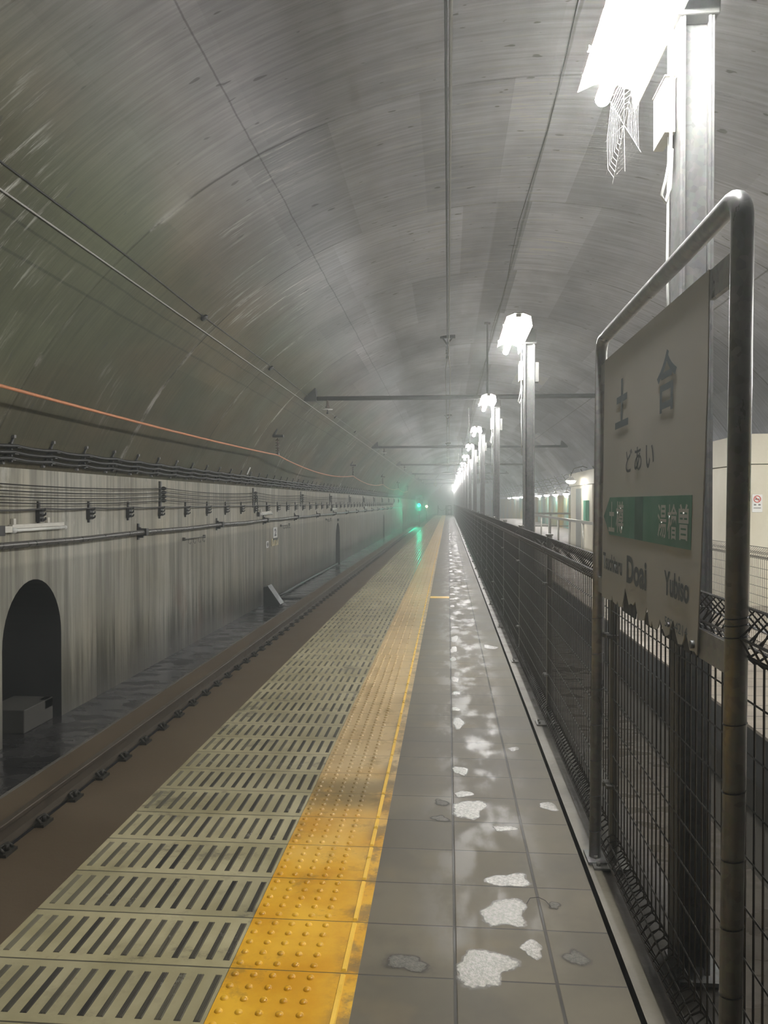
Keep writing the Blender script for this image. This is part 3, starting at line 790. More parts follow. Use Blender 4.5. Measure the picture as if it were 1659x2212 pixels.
# cobweb between the nearest light and its junction box
def cobweb():
    b = MB(); P0 = Vector((.600, 3.02, 2.76))
    A = [Vector(p) for p in ((.640, 2.62, 2.94), (.625, 2.60, 2.80), (.600, 2.70, 2.60), (.585, 2.95, 2.60), (.640, 3.05, 2.96))]
    hub = Vector((.612, 2.86, 2.78)); dirs = []
    rim = [Vector((.60, 3.05, 2.96)), Vector((.59, 3.08, 2.82)), Vector((.585, 3.04, 2.68)), Vector((.585, 2.92, 2.60)), Vector((.59, 2.74, 2.57)), Vector((.60, 2.56, 2.555)), Vector((.61, 2.62, 2.70)), Vector((.62, 2.60, 2.86)), Vector((.63, 2.72, 2.95)), Vector((.62, 2.90, 3.0))]
    for p in rim: b.tube([hub, p], .0003, 3, caps=False)
    for f in [.25 + .09 * q for q in range(8)]:
        pts = [hub + (p - hub) * (f + R.uniform(-.01, .01)) for p in rim]
        b.tube(pts + [pts[0]], .0003, 3, caps=False)
    return b.build('cobweb', M['web'], fix=False)
tag(cobweb(), 'thin cobweb strung under the end of the large near light', 'cobweb')

# ------------------------------------------------------------------ station name board
SX = 0.600
board_root = empty('station_name_sign', (SX, 2.55, 0)); board_root.rotation_euler = (0, math.radians(0.55), 0)
tag(board_root, 'grey pipe-framed station name board with torn lower edge and green band', 'sign')
def W(y, z): return (y - 2.55, z)
# local coordinates: x offset, y - 2.55, z
YN, YF, HT = 1.745, 3.30, 2.155
b = MB(); rad = .0235
pts = [(0, YN - 2.55, .0)]
pts += [(0, YN - 2.55, HT - .10)]
for k in range(1, 7):
    a = math.pi / 2 * k / 6; pts.append((0, YN - 2.55 + .06 * (1 - math.cos(a)), HT - .10 + .06 * math.sin(a) + .016 * 0))
pts += [(0, YF - 2.55 - .05, HT - .04)]
for k in range(1, 5):
    a = math.pi / 2 * k / 4; pts.append((0, YF - 2.55 - .05 + .05 * math.sin(a), HT - .04 - .05 * (1 - math.cos(a))))
pts += [(0, YF - 2.55, 0)]
b.tube(pts, rad, 16)
# clamp rings scratched around the posts
b.build('pipe_frame', M['pipe'], board_root)
b = MB()
for yb in (YN, YF):
    b.box(-.036, .06, yb - 2.55 - .06, yb - 2.55 + .06, .001, .012)
b.build('base_plate', M['galv'], board_root)
b = MB()
for yb in (YN, YF):
    for z in [.12 + .145 * k for k in range(7)] + ([1.215, 1.20, 1.175] if yb == YN else []):
        ring = [(.0236 * math.cos(a), yb - 2.55 + .0236 * math.sin(a), z + .004 * math.cos(a)) for a in [2 * math.pi * q / 14 for q in range(14)]]
        b.tube(ring, .0018, 4, closed=True)
b.build('wire_tie', M['dark'], board_root)
for (y0, y1, z0, z1) in ((YN, 1.935, 1.935, 2.005), (YN, 1.985, 1.085, 1.155), (3.13, YF, 1.935, 2.010), (3.15, YF, 1.10, 1.16)):
    b = MB(); b.box(-.006, .006, y0 - 2.55, y1 - 2.55, z0, z1); b.build('mounting_tab', M['pipe'], board_root)
# board with torn lower edge: polygon in (y,z)
edge = [(3.165, 2.010), (1.922, 2.004), (1.922, 1.75), (1.945, 1.4), (1.972, 1.090), (1.99, 1.096), (2.03, 1.092), (2.05, 1.118), (2.066, 1.140), (2.078, 1.112), (2.095, 1.094), (2.13, 1.090), (2.15, 1.11), (2.175, 1.145),
        (2.20, 1.13), (2.215, 1.100), (2.25, 1.090), (2.28, 1.105), (2.31, 1.128), (2.325, 1.105), (2.345, 1.094), (2.385, 1.092), (2.40, 1.110), (2.41, 1.092), (2.43, 1.095), (2.450, 1.135), (2.462, 1.142), (2.475, 1.120), (2.490, 1.098), (2.53, 1.092),
        (2.565, 1.088), (2.580, 1.105), (2.61, 1.142), (2.64, 1.125), (2.67, 1.128), (2.70, 1.118), (2.735, 1.150), (2.760, 1.168), (2.775, 1.140), (2.80, 1.10), (2.85, 1.092), (2.88, 1.11), (2.90, 1.094), (2.95, 1.098), (2.97, 1.12), (2.98, 1.10), (3.05, 1.094), (3.165, 1.092)]
b = MB(); n = len(edge)
vs_ = [(-.012, y - 2.55, z) for y, z in edge] + [(-.009, y - 2.55, z) for y, z in edge]
b.add(vs_, [tuple(range(n)), tuple(range(n, 2 * n))[::-1]] + [(k, n + k, n + (k + 1) % n, (k + 1) % n) for k in range(n)])
brd = b.build('board', M['board'], board_root, fix=False)
# corroded backing sheet showing through the tears
b = MB()
for pts in ([(2.74, 1.165), (2.765, 1.175), (2.80, 1.10), (2.81, 1.085), (2.62, 1.083), (2.60, 1.14), (2.67, 1.13), (2.70, 1.12)], [(2.44, 1.146), (2.48, 1.12), (2.50, 1.088), (2.42, 1.086), (2.43, 1.12)],
            [(2.37, 1.118), (2.41, 1.09), (2.36, 1.088)], [(2.215, 1.15), (2.235, 1.12), (2.31, 1.10), (2.29, 1.086), (2.21, 1.086)], [(2.13, 1.142), (2.19, 1.15), (2.21, 1.12), (2.20, 1.09), (2.15, 1.082), (2.10, 1.086)],
            [(2.055, 1.145), (2.09, 1.13), (2.10, 1.10), (2.09, 1.082), (2.03, 1.082), (2.04, 1.11)], [(1.985, 1.118), (2.015, 1.118), (2.02, 1.088), (1.98, 1.084)]):
    m_ = len(pts)
    vs_ = [(-.0085, y - 2.55, z) for y, z in pts] + [(-.005, y - 2.55, z) for y, z in pts]
    b.add(vs_, [tuple(range(m_)), tuple(range(m_, 2 * m_))[::-1]] + [(k, m_ + k, m_ + (k + 1) % m_, (k + 1) % m_) for k in range(m_)])
b.build('corroded_backing', M['rustd'], board_root)
def plate(name, pts, x0, x1, mat, par):
    b = MB(); m_ = len(pts)
    vs_ = [(x0, y - 2.55, z) for y, z in pts] + [(x1, y - 2.55, z) for y, z in pts]
    b.add(vs_, [tuple(range(m_)), tuple(range(m_, 2 * m_))[::-1]] + [(k, m_ + k, m_ + (k + 1) % m_, (k + 1) % m_) for k in range(m_)])
    return b.build(name, mat, par, fix=True)
plate('green_band', [(3.140, 1.406), (3.028, 1.478), (2.025, 1.478), (2.030, 1.341), (3.032, 1.340)], -.0128, -.0121, M['green'], brd)
plate('dark_green_square', [(2.628, 1.4775), (2.520, 1.4775), (2.520, 1.3415), (2.628, 1.3415)], -.0132, -.0129, M['green_d'], brd)

def text_mesh(body, bold=0.0, condensed=1.0):
    cu = bpy.data.curves.new('txt', 'FONT'); cu.body = body; cu.size = 1.0; cu.offset = bold; cu.resolution_u = 4
    o = bpy.data.objects.new('txt', cu); COL.objects.link(o)
    dg = bpy.context.evaluated_depsgraph_get(); dg.update()
    me = bpy.data.meshes.new_from_object(o.evaluated_get(dg))
    bpy.data.objects.remove(o, do_unlink=True)
    return me
def text_on(name, body, ya, yb, z0, z1, mat, parent, bold=0.02, x=-.0135, cy=2.55):
    """fit text into the rectangle; reads from the platform side (facing -X), left edge at larger y"""
    me = text_mesh(body, bold)
    xs = [v.co.x for v in me.vertices]; ys = [v.co.y for v in me.vertices]
    if not xs: return None
    mx, Mx, my, My = min(xs), max(xs), min(ys), max(ys)
    for v in me.vertices:
        u = (v.co.x - mx) / (Mx - mx); w = (v.co.y - my) / max(1e-6, My - my)
        v.co = (x, ya + (yb - ya) * u - cy, z0 + (z1 - z0) * w)
    me.materials.clear(); me.materials.append(mat); me.name = name
    o = bpy.data.objects.new(name, me); COL.objects.link(o); o.parent = parent
    return o
def earth_glyph(name, ya, yb, z0, z1, mat):
    b = MB(); w = ya - yb; h = z1 - z0; c = (ya + yb) / 2 - 2.55
    pts = [(-.5, 0), (.5, 0), (.5, .14), (.06, .14), (.06, .52), (.40, .52), (.40, .66), (.06, .66), (.06, 1), (-.06, 1), (-.06, .66), (-.40, .66), (-.40, .52), (-.06, .52), (-.06, .14), (-.5, .14)]
    b.add([(-.0135, c - p * w, z0 + q * h) for p, q in pts], [tuple(range(len(pts)))])
    return b.build(name, mat, brd, fix=False)
earth_glyph('kanji_lettering', 2.948, 2.738, 1.722, 1.892, M['inkblue'])
text_on('kanji_lettering', '合', 2.372, 2.170, 1.712, 1.885, M['inkblue'], brd, .018)
text_on('kana_lettering', 'ど', 2.765, 2.675, 1.560, 1.637, M['ink'], brd, .012)
text_on('kana_lettering', 'あ', 2.640, 2.545, 1.560, 1.637, M['ink'], brd, .012)
text_on('kana_lettering', 'い', 2.492, 2.395, 1.563, 1.634, M['ink'], brd, .014)
earth_glyph('band_lettering', 3.042, 2.937, 1.352, 1.462, M['letter_w'])
text_on('band_lettering', '樽', 2.912, 2.792, 1.352, 1.464, M['letter_w'], brd, .014)
text_on('band_lettering', '湯', 2.343, 2.252, 1.360, 1.455, M['letter_w'], brd, .010)
text_on('band_lettering', '檜', 2.240, 2.150, 1.360, 1.456, M['letter_w'], brd, .010)
text_on('band_lettering', '曽', 2.135, 2.048, 1.362, 1.456, M['letter_w'], brd, .018)
text_on('roman_lettering', 'Tsuchitaru', 3.137, 2.803, 1.205, 1.268, M['ink'], brd, .028)
text_on('roman_lettering', 'Doai', 2.732, 2.464, 1.190, 1.282, M['ink'], brd, .036)
text_on('roman_lettering', 'Yubiso', 2.266, 2.038, 1.204, 1.272, M['ink'], brd, .03)
text_on('small_lettering', '592-4214', 2.255, 2.045, 1.118, 1.146, M['inkblue'], brd, .0)
b = MB(); b.tube([(-.012, 1.998 - 2.55, 1.112), (-.020, 1.998 - 2.55, 1.112)], .010, 8); b.tube([(-.012, 2.212 - 2.55, 1.128), (-.018, 2.212 - 2.55, 1.128)], .006, 8)
b.build('bolt', M['galv'], brd)

# ------------------------------------------------------------------ cross beams, hangers, insulators
STN = [18.6 + 16.6 * k for k in range(6)]
def sag(p0, p1, s, n=10):
    p0 = Vector(p0); p1 = Vector(p1)
    return [p0.lerp(p1, t / n) - Vector((0, 0, s * 4 * (t / n) * (1 - t / n))) for t in range(n + 1)]
def beam():
    r = empty('cross_beam')
    xl, xr = vault_x(3.9, -1) + .02, vault_x(3.9, 1) - .02
    b = MB(); b.tube([(xl, 0, 3.9), (xr, 0, 3.9)], .052, 12); b.build('pipe', M['beam'], r)
    for x, s in ((xl, 1), (xr, -1)):
        b = MB(); b.prism_y([(x - s * .02, 3.84), (x + s * .27, 3.84), (x + s * .27, 3.97), (x + s * .25, 4.14), (x + s * .14, 4.14), (x + s * .0, 3.97)], -.11, .11)
        b.build('end_bracket', M['beam'], r)
    b = MB(); b.tube([(XC, 0, 3.9), (XC, 0, vault_z(XC) + .0)], .022, 8); b.box(XC - .07, XC + .07, -.07, .07, vault_z(XC) - .02, vault_z(XC))
    b.build('hanger_rod', M['beam'], r)
    return r
def bell():
    r = empty('beam_insulator')
    b = MB(); b.lathe([(.02, .13), (.035, .12), (.03, .02), (.055, -.04), (.06, -.06), (.02, -.07)], (0, 0, -.12), 12); b.build('porcelain', M['porc'], r)
    b = MB(); b.lathe([(.03, 0), (.12, .002), (.125, .015), (.03, .02)], (0, 0, -.225), 14); b.build('disc', M['white'], r)
    b = MB(); b.tube([(0, 0, -.2), (0, 0, -.30)], .014, 8); b.box(-.022, .022, -.03, .03, -.32, -.29); b.build('stem', M['dark'], r)
    return r
bm0 = beam(); bl0 = bell()
for k, y in enumerate(STN):
    o = bm0 if k == 0 else copy_tree(bm0); o.location = (0, y, 0)
    q = bl0 if k == 0 else copy_tree(bl0); q.location = (-2.83, y, 3.86)
    lb = ['nearest dark pipe beam spanning the vault', 'second pipe beam across the vault behind the nearest', 'third pipe beam across the vault'][k] if k < 3 else 'faint distant pipe beam across the vault in the haze'
    l2 = ['bell insulator hanging under the nearest cross beam', 'bell insulator hanging under the second cross beam', 'bell insulator hanging under the third cross beam'][k] if k < 3 else 'tiny distant bell insulator under a hazy beam'
    tag(o, lb, 'beam', 'pipe beams across the tunnel'); tag(q, l2, 'insulator', 'insulators under the beams')
def vhanger():
    r = empty('ceiling_hanger'); zt = vault_z(-.05) - .01
    b = MB(); b.box(-.17, .20, -.05, .05, zt - .05, zt + .02); b.build('mounting_plate', M['dark'], r)
    b = MB(); b.tube([(-.11, 0, zt - .04), (0, 0, zt - .20)], .020, 8); b.tube([(.13, 0, zt - .04), (0, 0, zt - .20)], .020, 8); b.build('strut', M['dark'], r)
    b = MB(); b.tube([(0, 0, zt - .19), (0, 0, zt - .52)], .012, 8)
    for q in range(4): b.lathe([(.012, 0), (.040, .004), (.03, .022), (.012, .03)], (0, 0, zt - .28 - q * .048), 10)
    b.box(-.03, .03, -.05, .05, zt - .55, zt - .50); b.build('insulator_string', M['dark'], r)
    return r
vh0 = vhanger()
for k in range(5):
    y = 19.6 + 17.6 * k
    o = vh0 if k == 0 else copy_tree(vh0); o.location = (-.03, y, 0)
    tag(o, 'dark V-shaped ceiling hanger nearest the viewer' if k == 0 else ('second V-shaped ceiling hanger, above and beyond the nearest beam' if k == 1 else 'small distant ceiling hanger holding the overhead wire'), 'hanger', 'ceiling hangers of the centre wire')
zt = vault_z(-.05) - .56
for x, z0_, r_, nm, lb in ((-.045, 0, .012, 'overhead_wire', 'left one of the paired overhead wires down the crown of the vault'), (.035, .02, .014, 'overhead_wire', 'right one of the paired overhead wires down the crown of the vault')):
    b = MB(); pts = []
    ys = [-8.0, 2.0, 19.6] + [19.6 + 17.6 * k for k in range(1, 5)] + [108]
    for i in range(len(ys) - 1):
        sp = .06 if x > 0 else .05
        xa = x * (.45 if 0 < i + 0 < 2 else 1.6); xb = x * (.45 if i + 1 == 2 or i + 1 == 1 else 1.6)
        seg = sag((xa, ys[i], zt + z0_), (xb, ys[i + 1], zt + z0_), sp, 12)
        pts += seg if not pts else seg[1:]
    b.tube(pts, r_, 8); tag(b.build(nm, M['steelcab'] if x > 0 else M['dark']), lb, 'wire', 'paired overhead wires')

# thin cables and plugs on the left haunch
def arc_pt(s, y, lift=.0):
    a = s / RAD; return (XC + (RAD - lift) * math.sin(a), y, ZC + (RAD - lift) * math.cos(a))
b = MB(); b.tube([arc_pt(-4.60 + .01 * math.sin(y), y, .012) for y in range(-8, 60)], .008, 6)
tag(b.build('haunch_cable', M['cable']), 'thin dark cable running high along the left of the vault', 'cable')
b = MB(); b.tube([arc_pt(-4.775, y, .02) for y in range(-8, 90)], .0085, 6)
tag(b.build('haunch_conduit', M['steelcab']), 'thin pale conduit running below the dark cable on the left vault', 'conduit')
for i, y in enumerate((10.55, 14.6, 19.2, 23.1, 28.0)):
    b = MB(); p = arc_pt(-4.615, 0, .02)
    a = -4.615 / RAD
    b.lathe([(.055, 0), (.055, .02), (.035, .03)], (0, 0, 0), 12)
    o = b.build('drain_plug', M['dark'], loc=(p[0], y, p[2])); o.rotation_euler = (0, a + math.pi, 0)
    tag(o, ['nearest round dark plug in the left vault', 'second round dark plug along the vault cable', 'third round dark plug along the vault cable', 'fourth round dark plug along the vault cable', 'farthest round dark plug along the vault cable'][i], 'plug', 'round plugs in the vault')
b = MB(); b.tube([arc_pt(.17 + .03 * math.sin(y * .9), y, .008) for y in [-6 + 1.5 * k for k in range(60)]], .006, 5)
tag(b.build('crown_cable', M['cable']), 'thin dark cable along the crown of the vault right of the wires', 'cable')

# ------------------------------------------------------------------ left wall: orange feeder and insulator brackets
ys = [2.0, 18.5, 33.4, 48.8, 64.0, 79.0]
b = MB(); pts = []
for i in range(len(ys) - 1):
    seg = sag((-4.0, ys[i], 2.56), (-4.0, ys[i + 1], 2.57), .07 if i == 0 else .20, 14); pts += seg if not pts else seg[1:]
b.tube(pts, .017, 8); tag(b.build('feeder_cable', M['orange']), 'orange sheathed feeder cable sagging along the left vault', 'cable')
def ibr():
    r = empty('insulator_bracket')
    b = MB(); b.box(-.11, .14, -.07, .07, .40, .455)
    b.tube([(-.10, 0, .43), (-.01, 0, .60)], .030, 8)
    b.build('arm', M['dark'], r)
    b = MB(); b.tube([(0, 0, .38), (0, 0, .02)], .016, 8)
    for q in range(5): b.lathe([(.018, 0), (.060, .006), (.045, .02), (.018, .03)], (0, 0, .07 + q * .062), 12)
    b.build('insulator_stack', M['porc'], r)
    b = MB(); b.box(-.03, .03, -.05, .05, -.02, .03); b.build('clamp', M['dark'], r)
    return r
ib0 = ibr()
for k, y in enumerate(ys[1:]):
    o = ib0 if k == 0 else copy_tree(ib0); o.location = (-4.0, y, 2.59)
    tag(o, ['nearest ribbed insulator bracket holding the orange cable', 'second ribbed insulator bracket along the orange cable', 'third ribbed insulator bracket along the orange cable'][k] if k < 3 else 'distant insulator bracket of the feeder cable in the haze', 'insulator', 'feeder insulator brackets')

# cable rack: three cables on brackets
RX = -4.60
def slope(z): return vault_x(z, -1)
for i, z in enumerate((2.065, 2.000, 1.935)):
    b = MB(); pts = []
    yy = 7.35
    seq = [6.5, 7.33] + [8.18 + .86 * k for k in range(90)]
    for j in range(len(seq) - 1):
        for t in range(3):
            f_ = t / 3; y = seq[j] + (seq[j + 1] - seq[j]) * f_; pts.append((slope(z) + .10, y, z - .018 * 4 * f_ * (1 - f_)))
    b.tube([(slope(z) + .10, -8, z)] + pts, .0195, 7)
    tag(b.build('rack_cable', M['cable']), ['upper black cable of the three on the wall rack', 'middle black cable of the three on the wall rack', 'lower black cable of the three on the wall rack'][i], 'cable', 'three cables on the wall rack')
def rackb():
    b = MB()
    xa = lambda z: slope(z) - slope(2.0)
    b.tube([(xa(2.17) + .02, 0, .17), (xa(1.87) + .02, 0, -.13)], .013, 6)
    for z in (2.165, 1.885): b.box(xa(z) - .01, xa(z) + .035, -.020, .020, z - 2.0 - .016, z - 2.0 + .016, 1)
    b.box(xa(2.1) + .03, xa(1.9) + .085, -.012, .012, -.11, .10)
    for z in (2.065, 2.0, 1.935): b.box(xa(z) + .02, xa(z) + .13, -.035, .035, z - 2.0 - .026, z - 2.0 - .018)
    me = b.mesh('rack'); me.materials.append(M['dark']); me.materials.append(M['galv']); return me
rb = rackb()
for k in range(64):
    o = bpy.data.objects.new('cable_bracket', rb); COL.objects.link(o); o.location = (slope(2.0), 7.33 + .86 * k, 2.0)
    lb = '%s bracket of the three-cable rack' % ORD[k] if k < 9 else 'small cable bracket in the receding three-cable rack'
    tag(o, lb, 'bracket', 'brackets of the three-cable rack')

# signal line wires on spaced brackets
for i, z in enumerate((1.69, 1.62, 1.555, 1.49)):
    b = MB(); pts = []
    sq = [6.6 - 6.3, 6.6] + [12.93 + 6.35 * k for k in range(11)]
    for j in range(len(sq) - 1):
        seg = sag((-4.69, sq[j], z), (-4.69, sq[j + 1], z), .05, 6); pts += seg if not pts else seg[1:]
    b.tube(pts, .0072, 5)
    tag(b.build('line_wire', M['cable']), ['topmost', 'second', 'third', 'lowest'][i] + ' of the four thin line wires on the left wall', 'wire', 'four thin line wires on the left wall')
def lineb():
    r = empty('line_bracket')
    b = MB(); b.box(-.005, .03, -.03, .03, -.26, .22); b.build('upright', M['mid'], r)
    for z in (.10, .03, -.035, -.10):
        b = MB(); b.lathe([(.014, 0), (.03, .02), (.034, .05), (.022, .07), (.022, .085)], (.03, 0, z), 10, 'x'); b.build('insulator', M['dark'], r)
    return r
lb0 = lineb()
for k in range(11):
    o = lb0 if k == 0 else copy_tree(lb0); o.location = (WL + .005, 12.93 + 6.35 * k, 1.59)
    tag(o, ['nearest', 'second', 'third', 'fourth'][k] + ' upright bracket of the four line wires' if k < 4 else 'distant upright bracket of the four line wires', 'bracket', 'brackets of the four line wires')
# triple hooks with the thin cable
b = MB(); pts = []
sq = [8.98 + 1.31 * k for k in range(-2, 48)]
for j in range(len(sq) - 1):
    seg = sag((-4.71, sq[j], 1.385), (-4.71, sq[j + 1], 1.385), .014, 3); pts += seg if not pts else seg[1:]
b.tube([(-4.71, -8, 1.36)] + pts, .011, 6); tag(b.build('hook_cable', M['cable']), 'single black cable resting on the row of triple hooks', 'cable')
def hookb():
    b = MB(); b.box(-.005, .022, -.018, .018, -.14, .14); b.box(.0, .05, -.05, .05, -.10, .05)
    for z in (.035, -.02, -.075):
        b.tube([(.02, 0, z), (.07, 0, z - .008), (.095, 0, z + .004), (.098, 0, z + .03)], .010, 6)
        b.tube([(.06, -.04, z), (.06, .04, z)], .016, 6)
    me = b.mesh('hook'); me.materials.append(M['dark']); return me
hm = hookb()
for k in range(46):
    o = bpy.data.objects.new('triple_hook', hm); COL.objects.link(o); o.location = (WL + .003, 8.98 + 1.31 * k, 1.33)
    tag(o, '%s triple cable hook on the left wall' % ORD[k] if k < 8 else 'small triple hook in the receding row on the left wall', 'hook', 'triple cable hooks')
# big conduit with clamps
b = MB(); pts = []
for k in range(-4, 19):
    y = 12.0 + 4.2 * k; pts += [(-4.70, y, 1.0), (-4.70, y + 2.1, .985)]
b.tube(pts, .037, 10); tag(b.build('wall_pipe', M['bigpipe']), 'thick grey conduit pipe clamped along the left wall', 'pipe')
def clampm():
    b = MB(); b.box(-.005, .02, -.03, .03, -.12, .13)
    b.box(.03, .155, -.05, .05, -.055, .055); b.box(0, .09, -.02, .02, -.09, -.05); b.box(0, .05, -.02, .02, .05, .075)
    me = b.mesh('clamp'); me.materials.append(M['dark']); return me
cmn = clampm()
for k in range(14):
    o = bpy.data.objects.new('pipe_clamp', cmn); COL.objects.link(o); o.location = (WL + .003, 12.0 + 4.2 * k, 1.0)
    tag(o, ['nearest', 'second', 'third', 'fourth'][k] + ' dark clamp on the thick wall pipe' if k < 4 else 'distant dark clamp on the thick wall pipe', 'clamp', 'clamps on the thick wall pipe')
# unlit wall tube lights
def wall_light():
    r = empty('unlit_wall_light')
    b = MB(); b.box(0, .05, -.60, .58, .02, .065); b.box(0, .035, -.55, -.50, .065, .13); b.box(0, .035, .20, .25, .065, .13)
    b.box(0, .06, -.78, -.62, -.02, .05); bevel(b.build('batten', M['lampwhite'], r), .004)
    b = MB(); b.tube([(.055, -.60, .0), (.055, .56, .0)], .019, 12); b.build('tube', M['lampglass'], r)
    b = MB(); b.lathe([(.034, 0), (.034, .05), (.02, .06)], (.055, -.62, 0), 12, 'y'); b.lathe([(.026, 0), (.026, .03), (.01, .04)], (.055, .56, 0), 12, 'y'); b.build('cap', M['white'], r)
    b = MB(); b.box(.0, .07, -.90, -.78, -.05, .06); b.build('switch_box', M['dark'], r)
    return r
wl0 = wall_light()
for k, y in enumerate((8.95, 20.6, 33.2, 46.0)):
    o = wl0 if k == 0 else copy_tree(wl0); o.location = (WL + .004, y, 1.15)
    tag(o, ['nearest unlit white tube light on the left wall', 'second unlit tube light on the left wall above the number plate', 'third unlit tube light further along the left wall', 'farthest unlit tube light on the left wall'][k], 'light', 'unlit wall tube lights')
b = MB(); b.tube([(WL + .015, 19.75, 1.2), (WL + .015, 19.75, 1.62)], .012, 6); tag(b.build('drop_conduit', M['mid']), 'short vertical conduit above the second wall light', 'conduit')
# hook rails
def hookrail():
    r = empty('hook_rail')
    b = MB(); b.tube([(.05, -.6, 0), (.05, .6, 0)], .010, 6); b.box(0, .05, -.62, -.58, -.03, .03); b.box(0, .05, .58, .62, -.03, .03); b.build('bar', M['mid'], r)
    for y in (-.42, -.15, .15, .42):
        b = MB(); b.tube([(.05, y, 0), (.055, y, -.08), (.085, y, -.10), (.09, y, -.06)], .006, 5); b.build('hook', M['mid'], r)
    return r
hr0 = hookrail()
for k, y in enumerate((14.7, 23.1, 31.6)):
    o = hr0 if k == 0 else copy_tree(hr0); o.location = (WL + .003, y, .79)
    tag(o, ['small hook rail on the left wall under the thick pipe, nearest one', 'hook rail beside the number plate', 'farthest small hook rail on the left wall'][k], 'rail', 'hook rails')
# number plate and small plates
r = empty('number_plate', (WL + .004, 21.8, .62)); tag(r, 'white plate with black number 2 on the left wall', 'sign')
b = MB(); b.box(0, .012, -.24, .24, -.145, .145); bevel(b.build('plate', M['paper'], r), .004)
b = MB(); b.box(0, .03, -.28, .28, -.20, -.155); b.build('bracket', M['mid'], r)
def text_left(body, y0, y1, z0, z1, mat, parent, x, bold=.03, name='lettering'):
    """text on the left wall facing +X: left edge at smaller y"""
    me = text_mesh(body, bold)
    xs = [v.co.x for v in me.vertices]; ys_ = [v.co.y for v in me.vertices]
    mx, Mx, my, My = min(xs), max(xs), min(ys_), max(ys_)
    for v in me.vertices:
        v.co = (x, y0 + (y1 - y0) * (v.co.x - mx) / (Mx - mx), z0 + (z1 - z0) * (v.co.y - my) / (My - my))
    me.materials.clear(); me.materials.append(mat)
    o = bpy.data.objects.new(name, me); COL.objects.link(o); o.parent = parent; return o
text_left('2', -.13, .13, -.10, .11, M['ink'], r, .0135, .05, 'number')
r = empty('small_plate', (WL + .004, 20.85, .34)); tag(r, 'small white plate with a round mark left of the yellowed plates', 'sign')
b = MB(); b.box(0, .01, -.14, .14, -.09, .09); b.build('plate', M['paper'], r)
b = MB(); b.tube([(.012, .07 * math.cos(a), .05 * math.sin(a)) for a in [2 * math.pi * q / 16 for q in range(16)]], .008, 4, closed=True); b.box(.010, .013, -.03, .03, -.012, .012); b.build('ring_mark', M['ink'], r)
r = empty('yellowed_plate', (WL + .004, 21.78, .36)); tag(r, 'pair of yellowed lettered plates under the number plate', 'sign')
for y in (-.23, .23):
    b = MB(); b.box(0, .01, y - .20, y + .20, -.10, .10); b.build('plate', M['yplate'], r)
b = MB()
for y in (-.23, .23):
    b.box(.010, .012, y - .10, y - .06, -.06, .06); b.box(.010, .012, y + .04, y + .08, -.03, .06); b.box(.010, .012, y - .06, y + .05, .03, .05)
b.build('faded_mark', M['mid'], r)
# small white reflector plates on the haunch
for i, y in enumerate((18.2, 33.9, 49.4)):
    b = MB(); b.box(0, .006, -.05, .05, -.09, .09)
    o = b.build('reflector_plate', M['paper'], loc=(slope(2.19) + .02, y, 2.19)); o.rotation_euler = (0, .42, 0)
    tag(o, ['nearest white reflector plate above the three-cable rack', 'second white reflector plate above the cable rack', 'farthest white reflector plate above the cable rack'][i], 'reflector', 'white reflector plates')
# trackside things on the walkway
r = empty('tilted_trackside_box', (-4.42, 20.1, SLAB - .05)); tag(r, 'dark tilted trackside box leaning by the left wall', 'box')
b = MB(); b.prism_y([(-.26, 0), (.14, 0), (.16, .06), (-.16, .52), (-.26, .50)], -.20, .20); bevel(b.build('case', M['gap'], r), .01)
b = MB(); b.prism_y([(.165, .06), (.185, .07), (-.145, .54), (-.165, .52)], -.22, .22); b.build('lid', M['cable'], r)
b = MB(); b.tube([(-4.62, 21.2, SLAB + .06), (-4.66, 22.5, SLAB + .02), (-4.72, 24.5, SLAB + .0), (-4.73, 30, SLAB - .01), (-4.73, 33.8, SLAB - .01)], .045, 8)
tag(b.build('floor_cable', M['cable']), 'thick black cable lying along the foot of the left wall', 'cable')
b = MB(); b.box(-4.62, -3.97, 21.55, 21.95, SLAB - .05, SLAB - .02); tag(b.build('walkway_channel', M['dark']), 'dark channel cover crossing the trackside walkway', 'channel cover')
b = MB(); b.box(WL - .55, WL - .05, 8.75, 9.42, SLAB - .05, SLAB + .22); b.box(WL - .15, WL - .05, 9.22, 9.42, SLAB + .10, SLAB + .22, 0)
o = bevel(b.build('niche_block', M['blk']), .01); tag(o, 'low concrete block inside the nearest arched niche', 'block')
# small junction box over niche 2
b = MB(); b.box(0, .08, -.25, .25, -.05, .05); o = b.build('niche_sign_box', M['mid'], loc=(WL + .003, 34.5, .70)); tag(o, 'small grey box above the second arched niche', 'box')

# ------------------------------------------------------------------ signal and platform end
sr = empty('railway_signal', (-3.05, 84.0, SLAB)); tag(sr, 'colour light railway signal glowing green beyond the platform end', 'signal')
b = MB(); b.tube([(0, .1, 0), (0, .1, 2.0)], .06, 10); b.build('post', M['dark'], sr)
b = MB(); b.prism_y([(-.30, 1.75), (.30, 1.75), (.38, 1.95), (.38, 3.15), (.25, 3.35), (-.25, 3.35), (-.38, 3.15), (-.38, 1.95)], 0, .08); b.build('backboard', M['dark'], sr)
for z in (2.30, 2.62, 2.94):
    b = MB()
    pts_o = []; n = 12; vs_ = []
    for k in range(n + 1):
        a = -.3 + (math.pi + .6) * k / n
        for rr_, yy_ in ((.13, 0), (.15, -.28)): vs_.append((rr_ * math.cos(a), yy_, z + rr_ * math.sin(a)))
    b.add(vs_, [(2 * k, 2 * k + 1, 2 * k + 3, 2 * k + 2) for k in range(n)]); b.build('hood', M['dark'], sr)
    b = MB(); b.lathe([(.13, 0), (.115, -.02), (.02, -.04)], (0, -.002, z), 16, 'y'); b.build('lens', M['signal'] if z == 2.30 else M['dark'], sr)
